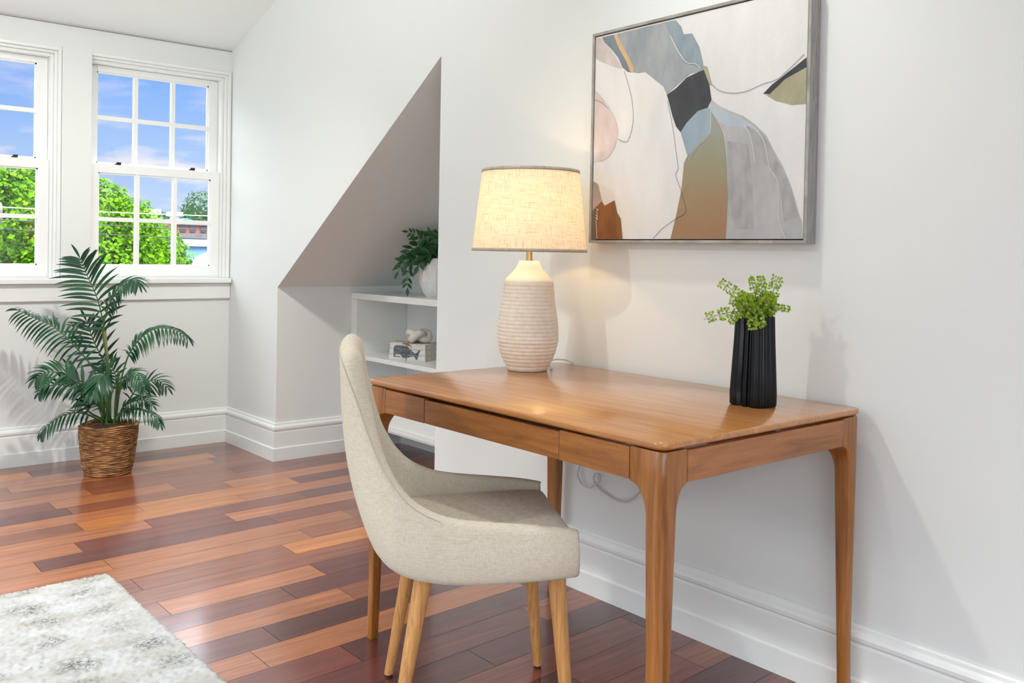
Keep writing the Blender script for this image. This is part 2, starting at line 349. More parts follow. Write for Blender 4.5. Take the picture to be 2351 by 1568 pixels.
def desk_leg(cx, cy, sx_, sy_):
    # cx, cy outer corner; sx_, sy_ direction towards the desk's middle
    rings = []
    zs = [0, .01, .15, .3, .45, .56] + [.60 + .072 * k / 12 for k in range(13)] + [.675, .739, .742]
    for z in zs:
        base = .030 + (.046 - .030) * min(1, z / .6)
        if z <= .60: ex = base; ey = base
        else:
            t = min(1, (z - .60) / .072); q = 1 - math.sqrt(max(0, 1 - t * t)); ex = base + (.078 - .046) * q; ey = base + (.092 - .046) * q
        o_ = .008 * max(0, 1 - z / .7) * .3
        rr = .022
        a, b = cx + sx_ * o_, cx + sx_ * (o_ + ex); c, d = cy + sy_ * o_, cy + sy_ * (o_ + ey)
        x0, x1, y0, y1 = min(a, b), max(a, b), min(c, d), max(c, d)
        rad = [.006] * 4; inner = min(.012, .006)
        corners = [(x1, y1), (x0, y1), (x0, y0), (x1, y0)]
        for i, (u, v) in enumerate(corners):
            if abs(u - a) < 1e-6 and abs(v - c) < 1e-6: rad[i] = rr if z > .05 else .012
            elif abs(u - b) < 1e-6 and abs(v - d) < 1e-6: rad[i] = .012
        i_ = .002 if z in (.742, 0) else 0
        rings.append(rrect(x0 + i_, x1 - i_, y0 + i_, y1 - i_, z, [max(.003, q - i_) for q in rad], 5))
    MB().loft(rings).build('leg', LEGW, dk, smooth=True, angle=35)
e_ = .004
desk_leg(X0 + e_, Y0 + e_, 1, 1); desk_leg(X0 + e_, Y1 - e_, 1, -1); desk_leg(X1 - e_, Y0 + e_, -1, 1); desk_leg(X1 - e_, Y1 - e_, -1, -1)
xf = X0 + e_ + .0015
def panel(name, x0, x1, y0, y1, z0, z1, mt_=None): return MB().box(x0, x1, y0, y1, z0, z1).build(name, mt_ or DESKW, dk, bevel=.002, seg=2)
RAIL = wood('desk_rail_wood', lin(118, 68, 26), lin(150, 92, 40), lin(172, 110, 54), .4, .3, (14, 1.4, 14))
RAILX = wood('desk_end_wood', lin(124, 72, 30), lin(158, 98, 46), lin(178, 116, 58), .4, .3, (1.4, 14, 14))
panel('front_rail', xf, xf + .02, Y0 + e_ + .0925, 1.4845, .673, .740, RAIL)
panel('front_rail', xf, xf + .02, 2.0170, Y1 - e_ - .0925, .673, .740, RAIL)
dr = thing('drawer', None, None, (xf + .2, 1.75, .7)); dr.location = (xf + .2 + .4, 1.75 - 1.74, .7); dr.parent = dk
MB().box(xf + .001, xf + .020, 1.4865, 2.0150, .673, .7365).build('drawer_front', RAIL, dr, bevel=.003, seg=3)
MB().box(xf + .021, xf + .40, 1.50, 2.00, .680, .725).build('drawer_box', RAIL, dr)
GAPSHADE = mat('gap_shade_wood', lin(60, 34, 20), .7)  # dark colour stands in for shade in the gap under the desktop
panel('gap_shade_rail', xf + .410, xf + .425, Y0 + .03, Y1 - .03, .676, .7425, GAPSHADE)  # dark board added so the wall doesn't show through the gap
panel('gap_shade_rail', xf + .0225, xf + .036, 1.4, 2.1, .7275, .7425, GAPSHADE)
panel('end_rail', X0 + e_ + .0785, X1 - e_ - .0785, Y0 + e_ + .0015, Y0 + .024, .673, .739, RAILX)
panel('end_rail', X0 + e_ + .0785, X1 - e_ - .0785, Y1 - .024, Y1 - e_ - .0015, .673, .739, RAILX)
panel('back_rail', X1 - .024, X1 - e_ - .0015, Y0 + e_ + .0925, Y1 - e_ - .0925, .673, .739, RAIL)

# ------------------------------------------------------------------ chair
def linen(name, a, b, sc=900, bump=.25):
    m = bpy.data.materials.new(name); m.use_nodes = True; n = m.node_tree.nodes; l = m.node_tree.links; p = n['Principled BSDF']
    t = n.new('ShaderNodeTexCoord'); fac = []
    for s3 in ((1, 1, .08), (.08, .08, 1)):
        mp = n.new('ShaderNodeMapping'); mp.inputs['Scale'].default_value = s3; l.new(t.outputs['Object'], mp.inputs[0])
        z = n.new('ShaderNodeTexNoise'); z.inputs['Scale'].default_value = sc; z.inputs['Detail'].default_value = 3; l.new(mp.outputs[0], z.inputs['Vector']); fac.append(z)
    ad = n.new('ShaderNodeMath'); ad.operation = 'ADD'; l.new(fac[0].outputs[0], ad.inputs[0]); l.new(fac[1].outputs[0], ad.inputs[1])
    r = n.new('ShaderNodeValToRGB'); md = n.new('ShaderNodeMath'); md.operation = 'MULTIPLY'; md.inputs[1].default_value = .5; l.new(ad.outputs[0], md.inputs[0]); l.new(md.outputs[0], r.inputs[0])
    e = r.color_ramp.elements; e[0].position = .38; e[0].color = a; e[1].position = .56; e[1].color = b
    l.new(r.outputs[0], p.inputs['Base Color']); p.inputs['Roughness'].default_value = .9; p.inputs['Specular IOR Level'].default_value = .15; p.inputs['Sheen Weight'].default_value = .15
    bm_ = n.new('ShaderNodeBump'); bm_.inputs['Strength'].default_value = bump; bm_.inputs['Distance'].default_value = .0006; l.new(ad.outputs[0], bm_.inputs['Height']); l.new(bm_.outputs[0], p.inputs['Normal'])
    return m
CHF = linen('oatmeal_linen', lin(190, 180, 160), lin(212, 203, 184), 900, .12)
CA = math.radians(-31)
ch = thing('dining_chair', 'cream linen upholstered chair with wing sides and oak legs, at the desk', 'chair', (-.778, 1.770, 0), CA)
# half-width of the seat shell, rim curve and outer bottom curve; one param u runs front-near -> back -> front-far
HW = .240
rim_side = catmull([(.196, .232, .486), (.19, .236, .496), (.13, HW, .506), (.05, HW, .514), (-.05, HW, .523), (-.12, HW, .538), (-.175, HW - .001, .566), (-.215, HW - .003, .606), (-.250, HW - .008, .660), (-.277, HW - .014, .720), (-.300, .220, .785), (-.322, .212, .842), (-.338, .196, .882), (-.345, .165, .897), (-.349, .11, .902), (-.350, 0, .904)], 4)
bot_side = [(.200, .222, .392), (.14, .228, .388), (.07, .230, .384), (0, .230, .381), (-.06, .228, .381), (-.11, .224, .383), (-.155, .217, .388), (-.19, .206, .394), (-.215, .190, .400), (-.232, .17, .405), (-.243, .145, .408), (-.249, .115, .410), (-.252, .09, .411), (-.254, .06, .412), (-.255, .03, .412), (-.255, 0, .412)]
bot_side = catmull(bot_side, 4)
full_r = [Vector((a.x, -a.y, a.z)) for a in rim_side] + [a.copy() for a in reversed(rim_side[:-1])]
full_b = [Vector((a.x, -a.y, a.z)) for a in bot_side] + [a.copy() for a in reversed(bot_side[:-1])]
nu = len(full_r); nv = 14
def shell_pt(i, v):
    a, b = full_b[i], full_r[i]; p = a.lerp(b, v)
    back = max(0, min(1, (-a.x - .12) / .12))
    # round underside and slight belly
    bulge = math.sin(PI * v) * (.010 + .026 * back * (1 - .55 * v))
    outx = -1 * back; outy = (1 - back) * (1 if a.y > 0 else -1) if abs(a.y) > .02 else 0
    d = Vector((outx, outy + (a.y * 1.5 if back > .5 else 0), -.1))
    if d.length > 0: d.normalize()
    q = min(1, v / .16); tuck = .028 * (1 - math.sqrt(max(0, 1 - (1 - q) ** 2)))
    c = Vector((-.03, 0, p.z)); inward = (c - p); inward.z = 0
    if inward.length: inward.normalize()
    return p + d * bulge + inward * tuck
m = MB()
outer = [[shell_pt(i, (k / nv) ** 1.1) for k in range(nv + 1)] for i in range(nu)]
def nrm(i, k):
    i0, i1 = max(0, i - 1), min(nu - 1, i + 1); k0, k1 = max(0, k - 1), min(nv, k + 1)
    t1 = outer[i1][k] - outer[i0][k]; t2 = outer[i][k1] - outer[i][k0]; q = t1.cross(t2)
    if q.length < 1e-9: return Vector((1, 0, 0))
    q.normalize(); c = Vector((.05, 0, outer[i][k].z + .05)) - outer[i][k]
    return q if q.dot(c) > 0 else -q
inner = []
for i in range(nu):
    row = []; back = max(0, min(1, (-full_b[i].x - .10) / .15)); th = .040 + .022 * back
    for k in range(nv + 1):
        v = k / nv; tt = th * (1 - .25 * v)
        nn = nrm(i, k); nn.z *= .3; nn.normalize(); row.append(outer[i][k] + nn * tt)
    inner.append(row)
rings = []
for i in range(nu):
    o_, n_ = outer[i], inner[i]; top = (o_[-1] + n_[-1]) / 2; hi = (n_[-1] - o_[-1]).length
    up = (o_[-1] - o_[-2]).normalized()
    cap = [o_[-1].lerp(n_[-1], t) + up * hi * .42 * math.sin(PI * t) ** .7 for t in (.12, .3, .5, .7, .88)]
    rings.append(list(o_) + cap + list(reversed(n_)))
m.loft(rings, True, True)
sh = m.build('backrest_shell', CHF, ch, smooth='all', local=True)
# seam piping along the rim, just outside
SEAM = mat('seam_thread', lin(184, 175, 158), .9)
sp = [outer[i][-1] + (outer[i][-1] - outer[i][-2]).normalized() * .0005 + (outer[i][-1] - inner[i][-1]).normalized() * .0004 for i in range(20, nu - 20)]
MB().tube(sp, .0011, 6).build('seam', SEAM, sh, smooth=True, local=True)
# seat cushion between the wings
m = MB(); rings = []
prof = [(.386, .030), (.392, .012), (.402, .003), (.43, 0), (.462, 0), (.476, .004), (.486, .012), (.491, .024), (.494, .05), (.497, .10), (.498, .16)]
def seat_ring(z, ins):
    pts = []; x0, x1, yy = -.215 + ins * .6, .205 - ins, .217 - ins * .7; r_ = [.020, .10, .10, .020]
    for p in rrect(x0, x1, -yy, yy, z, [max(.006, min(q, .9 * yy)) for q in r_], 6):
        t = max(0, min(1, (p[0] + .2) / .4)); zz = p[2] - (.012 * (1 - t) if z > .45 else 0); pts.append((p[0], p[1], zz))
    return pts
m.loft([seat_ring(z, i) for z, i in prof]); m.build('seat', CHF, ch, smooth='all', local=True)
GLIDE = mat('black_glide', (.01, .01, .01, 1), .5)
def chair_leg(xt, yt, xb, yb):
    m = MB(); n_ = 24; rings = []
    for k in range(9):
        t = k / 8; x = xt + (xb - xt) * t; y = yt + (yb - yt) * t; z = .395 * (1 - t) + .006 * t; r_ = .0215 - .0095 * t
        rings.append([(x + r_ * math.cos(2 * PI * j / n_), y + r_ * math.sin(2 * PI * j / n_), z) for j in range(n_)])
    o_ = m.loft(rings).build('leg', OAKW, ch, smooth=True, local=True)
    MB().lathe([(.0095, 0), (.0105, .001), (.0105, .0062)], (xb, yb, 0), 20).build('glide', GLIDE, o_, smooth=True, local=True)
chair_leg(-.150, -.165, -.215, -.195); chair_leg(-.150, .165, -.215, .195)
chair_leg(.155, -.185, .190, -.205); chair_leg(.155, .185, .190, .200)

# ------------------------------------------------------------------ table lamp
LX, LY, DT = -.258, 2.200, .762
lp = thing('table_lamp', 'lit table lamp with linen drum shade and ribbed cream ceramic base', 'lamp', (LX, LY, DT))
CER = mat('cream_ceramic', lin(232, 222, 206), .6, col2=lin(222, 208, 188), nscale=60, bump=.25, bscale=700)
CERS = mat('smooth_cream_ceramic', lin(240, 234, 218), .55)
BR = mat('brushed_brass', lin(206, 172, 112), .3, metal=1)
body = [(0, .064), (.012, .068), (.03, .078), (.06, .090), (.095, .0975), (.13, .0975), (.16, .0945), (.20, .0885), (.24, .0825), (.281, .0785)]
prof = [(.060, 0), (.064, .001)]; nz_ = 27 * 10
for k in range(nz_ + 1):
    z = .003 + .278 * k / nz_; r_ = interp(body, z) + .0016 * abs(math.sin(PI * 23 * (z - .003) / .278)) ** .8 - .0004; prof.append((r_, z))
prof.append((.05, .282))
m = MB(); m.lathe(prof, (0, 0, 0), 96); m.build('base', CER, lp, smooth='all', local=True)
m = MB(); m.lathe([(r, z) for z, r in [(.2805, .05), (.281, .0775), (.284, .0785), (.289, .0765), (.300, .066), (.312, .054), (.324, .044), (.338, .0365), (.348, .033), (.3495, .031), (.350, .0)]], (0, 0, 0), 64, False); m.build('neck', CERS, lp, smooth=True, local=True, angle=60)
m = MB(); m.lathe([(.0, .35), (.0125, .35), (.0125, .353), (.010, .354), (.010, .430), (.012, .431), (.012, .44), (.004, .441), (.004, .64), (.0, .641)], (0, 0, 0), 24, False); m.build('pole', BR, lp, smooth=True, local=True)
m = MB(); m.lathe([(0, .640), (.010, .641), (.013, .646), (.012, .651), (.006, .6535), (0, .654)], (0, 0, 0), 24, False); m.build('finial', CERS, lp, smooth=True, local=True)
m = MB()
for a in (0, 2 * PI / 3, 4 * PI / 3): m.tube([(.004 * math.cos(a), .004 * math.sin(a), .636), (.152 * math.cos(a), .152 * math.sin(a), .636)], .0015, 6)
m.build('shade_spider', BR, lp, local=True)
def shade_mat():
    m = bpy.data.materials.new('lamp_linen'); m.use_nodes = True; n = m.node_tree.nodes; l = m.node_tree.links; n.remove(n['Principled BSDF'])
    t = n.new('ShaderNodeTexCoord'); uvm = t.outputs['UV']; fs = []
    for s3, cut in (((9, 100, 1), .60), ((330, 4, 1), .60)):
        mp = n.new('ShaderNodeMapping'); mp.inputs['Scale'].default_value = s3; l.new(uvm, mp.inputs[0])
        z = n.new('ShaderNodeTexNoise'); z.inputs['Scale'].default_value = 1.5; z.inputs['Detail'].default_value = 4; z.inputs['Roughness'].default_value = .7; l.new(mp.outputs[0], z.inputs['Vector'])
        r = n.new('ShaderNodeValToRGB'); r.color_ramp.elements[0].position = .54; r.color_ramp.elements[1].position = .70; l.new(z.outputs[0], r.inputs[0]); fs.append(r)
    mxm = n.new('ShaderNodeMath'); mxm.operation = 'MAXIMUM'; l.new(fs[0].outputs[0], mxm.inputs[0]); l.new(fs[1].outputs[0], mxm.inputs[1])
    c = n.new('ShaderNodeMixRGB'); l.new(mxm.outputs[0], c.inputs[0]); c.inputs[1].default_value = (.86, .79, .64, 1); c.inputs[2].default_value = (.42, .28, .15, 1)
    d = n.new('ShaderNodeBsdfDiffuse'); tr = n.new('ShaderNodeBsdfTranslucent'); x = n.new('ShaderNodeMixShader'); x.inputs[0].default_value = .42
    l.new(c.outputs[0], d.inputs[0]); l.new(c.outputs[0], tr.inputs[0]); l.new(d.outputs[0], x.inputs[1]); l.new(tr.outputs[0], x.inputs[2]); l.new(x.outputs[0], n['Material Output'].inputs[0]); return m
SHM = shade_mat()
def frustum(name, z0, z1, r0, r1, mt_, parent, th=.0012):
    me = bpy.data.meshes.new(name); n_ = 96; vs = []; fs = []; uv = []
    for j in range(n_ + 1):
        a = 2 * PI * j / n_
        vs += [(r0 * math.cos(a), r0 * math.sin(a), z0), (r1 * math.cos(a), r1 * math.sin(a), z1)]
    for j in range(n_): fs.append((2 * j, 2 * j + 2, 2 * j + 3, 2 * j + 1)); uv += [(j / n_, 0), ((j + 1) / n_, 0), ((j + 1) / n_, 1), (j / n_, 1)]
    me.from_pydata(vs, [], fs); u = me.uv_layers.new(name='uv')
    for k, q in enumerate(uv): u.data[k].uv = q
    me.materials.append(mt_); me.polygons.foreach_set('use_smooth', [True] * len(fs)); o_ = bpy.data.objects.new(name, me); COL.objects.link(o_); o_.parent = parent
    if th:
        md = o_.modifiers.new('solid', 'SOLIDIFY'); md.thickness = th; md.offset = 1
    return o_
ZS0, ZS1, RS0, RS1 = .380, .638, .184, .155
frustum('lamp_shade', ZS0, ZS1, RS0, RS1, SHM, lp, 0)
TRIMF = linen('shade_trim', lin(150, 138, 120), lin(186, 174, 158), 500, .1)
k_ = (RS0 - RS1) / (ZS1 - ZS0)
for z0, z1 in ((ZS0 - .001, ZS0 + .008), (ZS1 - .009, ZS1 + .001)):
    frustum('shade_band', z0, z1, RS0 - k_ * (z0 - ZS0) + .0008, RS0 - k_ * (z1 - ZS0) + .0008, TRIMF, lp, .0008)
BULB = bpy.data.materials.new('bulb_glow'); BULB.use_nodes = True; nb = BULB.node_tree.nodes; nb.remove(nb['Principled BSDF']); be = nb.new('ShaderNodeEmission'); be.inputs[0].default_value = (1, .72, .4, 1); be.inputs[1].default_value = 5; bt = nb.new('ShaderNodeBsdfTransparent'); bx = nb.new('ShaderNodeMixShader'); bx.inputs[0].default_value = .2
BULB.node_tree.links.new(bt.outputs[0], bx.inputs[1]); BULB.node_tree.links.new(be.outputs[0], bx.inputs[2]); BULB.node_tree.links.new(bx.outputs[0], nb['Material Output'].inputs[0])
m = MB(); m.lathe([(0, .441), (.012, .442), (.013, .46), (.024, .485), (.029, .508), (.024, .532), (.012, .545), (0, .548)], (0, 0, 0), 24, False); m.build('light_bulb', BULB, lp, smooth=True, local=True)
pl = bpy.data.lights.new('lamp_bulb_light', 'POINT'); pl.energy = 2.6; pl.color = (1, .64, .29); pl.shadow_soft_size = .018
po = bpy.data.objects.new('lamp_bulb_light', pl); COL.objects.link(po); po.location = (LX, LY, DT + .515)
po.location = (LX, LY, DT + .508)
CORD = mat('clear_cord', (.50, .50, .49, 1), .15, spec=1)
cp = catmull([(-.20, 2.15, .7655), (-.15, 2.20, .7655), (-.10, 2.27, .768), (-.06, 2.282, .775), (-.03, 2.25, .772), (-.013, 2.235, .750), (-.013, 2.225, .66), (-.013, 2.21, .52), (-.016, 2.198, .43), (-.018, 2.205, .39), (-.020, 2.184, .364), (-.022, 2.150, .357), (-.022, 2.122, .368), (-.020, 2.099, .388), (-.018, 2.100, .408), (-.016, 2.123, .408),
              (-.014, 2.130, .385), (-.013, 2.110, .364), (-.013, 2.075, .350), (-.013, 2.020, .340), (-.013, 1.965, .355), (-.013, 1.915, .402), (-.013, 1.876, .45), (-.013, 1.84, .52), (-.013, 1.80, .60)], 8)
MB().tube([(a[0] - LX, a[1] - LY, a[2] - DT) for a in cp], .0028, 8).build('power_cord', CORD, lp, smooth=True, local=True)

# ------------------------------------------------------------------ black vase and fern
VX, VY = -.222, 1.362
vs_ = thing('vase', 'black ribbed vase with lobed sides holding bright green fern on the desk', 'vase', (VX, VY, DT))
BLK = mat('black_gloss_ceramic', (.004, .0045, .006, 1), .4, coat=.3, spec=.12)
def vase_ring(s_, z, inset=0):
    n_ = 240; pts = []
    for j in range(n_):
        a = 2 * PI * j / n_
        r_ = .0500 + .0042 * math.cos(3 * (a - 2.05)) + .0022 * math.cos(5 * a + .5)
        r_ += .0020 * abs(math.cos(a * 22)) - .0010
        dent = 0
        for a0, dd in ((math.radians(166), .010), (math.radians(197), .011), (math.radians(20), .008)):
            q = abs((a - a0 + PI) % (2 * PI) - PI); dent += dd * math.exp(-(q / .11) ** 2)
        r_ = (r_ - dent) * s_ - inset; pts.append((r_ * math.cos(a) * 1.05, r_ * math.sin(a), z))
    return pts
rg = [vase_ring(s_, z) for z, s_ in ((0, 1.04), (.004, 1.10), (.03, 1.11), (.10, 1.04), (.17, .97), (.220, .93), (.224, .925))]
rg += [vase_ring(.925, .225, .003), vase_ring(.925, .222, .005), vase_ring(.95, .12, .008), vase_ring(1.0, .02, .012)]
MB().loft(rg).build('vase_body', BLK, vs_, smooth=True, angle=50, local=True)
def leaf_mat(name, a, b, rough=.45, trans=.25, sc=40):
    m = bpy.data.materials.new(name); m.use_nodes = True; n = m.node_tree.nodes; l = m.node_tree.links; p = n['Principled BSDF']
    g_ = n.new('ShaderNodeNewGeometry'); r = n.new('ShaderNodeValToRGB'); r.color_ramp.elements[0].color = a; r.color_ramp.elements[1].color = b; l.new(g_.outputs['Random Per Island'], r.inputs[0]); l.new(r.outputs[0], p.inputs['Base Color']); p.inputs['Roughness'].default_value = rough; p.inputs['Specular IOR Level'].default_value = .08 if rough >= .6 else .5
    if trans:
        tr = n.new('ShaderNodeBsdfTranslucent'); l.new(r.outputs[0], tr.inputs[0]); x = n.new('ShaderNodeMixShader'); x.inputs[0].default_value = trans; l.new(p.outputs[0], x.inputs[1]); l.new(tr.outputs[0], x.inputs[2]); l.new(x.outputs[0], n['Material Output'].inputs[0])
    return m
FERN = leaf_mat('fern_leaf', lin(112, 150, 26), lin(176, 208, 60), .5, .35)
FSTEM = mat('fern_stem', lin(84, 66, 40), .6)
def blade(m, base, d, nrm_, length, width, droop=0, seg=4, shape=None, fold=0):
    """a thin leaf blade: base point, direction, surface normal"""
    d = Vector(d).normalized(); nn = Vector(nrm_); s_ = d.cross(nn)
    if s_.length < 1e-4: s_ = d.cross(Vector((.3, .5, .8)))
    s_.normalize(); p = Vector(base); vs = []; fs = []; dd = d.copy(); prevn = s_.cross(d).normalized()
    shape = shape or [(0, .25), (.25, .8), (.5, 1), (.75, .75), (1, .02)]
    for k in range(seg + 1):
        t = k / seg; w = interp(shape, t) * width / 2; up = s_.cross(dd).normalized() * (fold * w)
        vs += [p - s_ * w + up, p, p + s_ * w + up]
        dd = (dd + Vector((0, 0, -droop / seg))).normalized(); p = p + dd * (length / seg)
    for k in range(seg): a = 3 * k; fs += [(a, a + 1, a + 4, a + 3), (a + 1, a + 2, a + 5, a + 4)]
    m.add(vs, fs)
ROUND = [(0, .15), (.2, .75), (.45, 1), (.7, .95), (.9, .6), (1, .1)]
rf = random.Random(5)
fern = thing('fern', 'sprays of bright green maidenhair fern standing in the black vase', 'plant', (VX, VY, DT + .222))
def vpt(zx, zy, dep): # spray sketch, 3757 units per metre, origin at the vase mouth's middle
    return Vector((0, 0, 0)) + VR * ((zx - 735) / 3757) + UZ * ((500 - zy) / 3757) + VF * dep
def spray(pts, nb, blen, leafr, pitchv=.5, both=True):
    path = catmull(pts, 6); ml_, ms = MB(), MB(); ms.tube(path, [.0009 * (1 - .6 * i / len(path)) + .0002 for i in range(len(path))], 5)
    n_ = len(path)
    for b in range(nb):
        t = .18 + .8 * b / nb; i = min(n_ - 2, int(t * (n_ - 1))); P = path[i]; T = (path[i + 1] - path[i]).normalized()
        for sg in (-1, 1):
            sd = T.cross(VF) * sg + VF * rf.uniform(-.6, .6); sd.normalize(); D = (sd * .8 + T * .7).normalized(); bl = blen * 1.15 * (1 - .6 * t) * rf.uniform(.75, 1.2)
            q = [P, P + D * bl * .5 + UZ * .001, P + D * bl]; ms.tube(q, .0003, 4)
            nl = max(1, int(bl / (leafr * 2.6)))
            for k in range(nl):
                for s2 in (-1, 1):
                    c = P + D * bl * ((k + .6) / nl); ld = (D.cross(VF) * s2 * .8 + D * .5 + Vector((rf.uniform(-.3, .3),) * 3)).normalized(); nn = (-VF + Vector((rf.uniform(-.6, .6), rf.uniform(-.6, .6), rf.uniform(-.3, .8)))).normalized()
                    blade(ml_, c + ld * .0015, ld, nn, leafr * rf.uniform(1.7, 2.5), leafr * rf.uniform(1.8, 2.4), 0, 5, ROUND)
            blade(ml_, P + D * bl, D, (-VF + UZ * rf.uniform(-.3, .6)), leafr * 2, leafr * 1.9, 0, 5, ROUND)
    s_ = ms.build('frond', FSTEM, fern, local=True); ml_.build('leaflets', FERN, s_, local=True)
B0 = (735, 600, 0)
spray([vpt(735, 560, 0), vpt(640, 400, -.01), vpt(500, 260, -.02), vpt(340, 160, -.03)], 9, .020, .0032)
spray([vpt(735, 560, -.01), vpt(640, 450, -.02), vpt(420, 455, -.035), vpt(195, 520, -.045)], 11, .022, .0032)
spray([vpt(735, 560, 0), vpt(730, 350, .0), vpt(690, 200, .0), vpt(665, 95, .0)], 8, .010, .0028)
spray([vpt(735, 560, 0), vpt(760, 350, .01), vpt(790, 220, .015), vpt(780, 110, .02)], 9, .016, .0033)
spray([vpt(800, 560, 0), vpt(850, 400, .0), vpt(890, 230, .0), vpt(920, 110, -.01)], 9, .022, .0033)
spray([vpt(800, 560, 0), vpt(870, 420, -.01), vpt(950, 405, -.02), vpt(1030, 420, -.03)], 6, .008, .003)
spray([vpt(740, 540, 0), vpt(660, 460, -.03), vpt(640, 520, -.055), vpt(640, 610, -.06)], 6, .014, .0038)
spray([vpt(740, 540, 0), vpt(720, 440, -.03), vpt(710, 520, -.058), vpt(730, 560, -.062)], 5, .012, .0042)
spray([vpt(735, 560, 0), vpt(600, 420, -.03), vpt(520, 350, -.04), vpt(420, 330, -.05)], 7, .018, .003)
spray([vpt(735, 560, 0), vpt(560, 450, .0), vpt(500, 500, -.02), vpt(450, 570, -.03)], 6, .012, .0032)
for i in range(16):
    a = rf.uniform(0, 2 * PI); u = rf.uniform(-110, 120); hh = rf.uniform(200, 420)
    spray([vpt(735 + u * .4, 560, 0), vpt(735 + u * .8, 430, math.sin(a) * .02), vpt(735 + u * 1.2 - 10, 330 + (420 - hh) * .3, math.sin(a) * .035), vpt(735 + u * 1.5, 640 - hh, math.sin(a) * .05)], 7, .016, .0034)

# ------------------------------------------------------------------ shelf things
SP = mat('white_matte_ceramic', (.80, .79, .77, 1), .5)
PVX, PVY, PZ = .640, 3.955, .897
fp = thing('faceted_planter', 'white folded-facet ceramic planter on the alcove top shelf', 'planter', (PVX, PVY, PZ))
rings = []; K = 8; RP = .112
lev = [(0, .055), (.045, .095), (.105, .112), (.165, .095), (.205, .060)]
vsn = []
m = MB(); n_ = K * 12
for q, z in enumerate([.0 + .205 * k / 48 for k in range(49)]):
    base_r = math.sqrt(max(.0, 1 - ((z - .105) / .128) ** 2)) * RP
    ring = []
    for j in range(n_ * 2):
        a = 2 * PI * j / (n_ * 2); w_z = z / .205 * 1.25; p1 = abs((a * K / (2 * PI) + w_z) % 1 - .5) * 2; p2 = abs((a * K / (2 * PI) - w_z) % 1 - .5) * 2
        rr = base_r * (1 - .13 * max(p1, p2)); ring.append((rr * math.cos(a), rr * math.sin(a), z))
    rings.append(ring)
inner_ = [[(x * .9, y * .9, .203) for x, y, z in rings[-1]], [(x * .9, y * .9, .17) for x, y, z in rings[-1]]]
m.loft(rings + inner_); m.build('planter_body', SP, fp, smooth=True, angle=9, local=True)
IVY = leaf_mat('shelf_plant_leaf', lin(26, 66, 34), lin(52, 108, 56), .4, .15)
IST = mat('shelf_plant_stem', lin(92, 120, 80), .6)
ip = thing('trailing_plant', 'dark green leafy branches spilling from the white faceted planter', 'plant', (PVX, PVY, PZ + .175))
LEAF = [(0, .1), (.2, .7), (.42, 1), (.7, .68), (.9, .25), (1, .01)]
ri = random.Random(3)
def ipt(zx, zy, dep): return VR * ((zx - 610) / 1894) + UZ * ((480 - zy) / 1894) + VF * dep
def branch(pts, nl, ll=.058, lw=.026):
    path = catmull(pts, 6); n_ = len(path); ms, m2 = MB(), MB(); ms.tube(path, .0014, 5)
    for b in range(nl):
        t = .2 + .8 * b / nl; i = min(n_ - 2, int(t * (n_ - 1))); P = path[i]; T = (path[i + 1] - path[i]).normalized()
        for sg in (-1, 1):
            D = (T * .75 + T.cross(VF).normalized() * sg * .8 + Vector((ri.uniform(-.3, .3), ri.uniform(-.3, .3), ri.uniform(-.2, .2)))).normalized(); nn = (-VF + UZ * ri.uniform(.1, .9) + VR * ri.uniform(-.5, .5)).normalized()
            blade(m2, P + D * .003, D, nn, ll * ri.uniform(.8, 1.1), lw * ri.uniform(.85, 1.1), .3, 6, LEAF, .15)
    blade(m2, path[-1], (path[-1] - path[-2]), -VF + UZ * .4, ll, lw, .2, 6, LEAF, .15)
    s_ = ms.build('branch', IST, ip, local=True); m2.build('leaves', IVY, s_, local=True)
branch([ipt(610, 480, 0), ipt(480, 290, 0), ipt(380, 190, -.02), ipt(300, 165, -.03)], 6, .036, .016)
branch([ipt(610, 480, 0), ipt(470, 400, -.03), ipt(330, 430, -.05), ipt(240, 485, -.06)], 6)
branch([ipt(610, 480, 0), ipt(450, 400, -.04), ipt(330, 500, -.06), ipt(310, 640, -.07), ipt(310, 720, -.07)], 6, .046, .02)
branch([ipt(610, 480, 0), ipt(470, 360, -.03), ipt(360, 400, -.03), ipt(260, 480, -.05), ipt(215, 560, -.06)], 6, .048, .02)
branch([ipt(610, 480, 0), ipt(520, 330, .0), ipt(430, 290, .02), ipt(340, 330, .03), ipt(280, 370, .03)], 7)
branch([ipt(610, 480, 0), ipt(560, 330, .0), ipt(490, 240, .0), ipt(400, 230, -.01)], 7)
branch([ipt(610, 480, 0), ipt(540, 380, -.04), ipt(470, 410, -.07), ipt(420, 500, -.08)], 6)
branch([ipt(610, 480, 0), ipt(600, 330, .0), ipt(550, 240, .0), ipt(500, 200, .0)], 6)
branch([ipt(610, 480, 0), ipt(640, 320, .0), ipt(620, 240, -.02), ipt(560, 200, -.02)], 6)
branch([ipt(610, 480, 0), ipt(660, 340, -.02), ipt(650, 260, -.03), ipt(610, 220, -.03)], 6)
branch([ipt(610, 480, 0), ipt(700, 360, .0), ipt(760, 300, .02), ipt(820, 320, .02)], 6)
branch([ipt(610, 480, 0), ipt(590, 390, -.04), ipt(540, 370, -.06), ipt(480, 400, -.08)], 6)

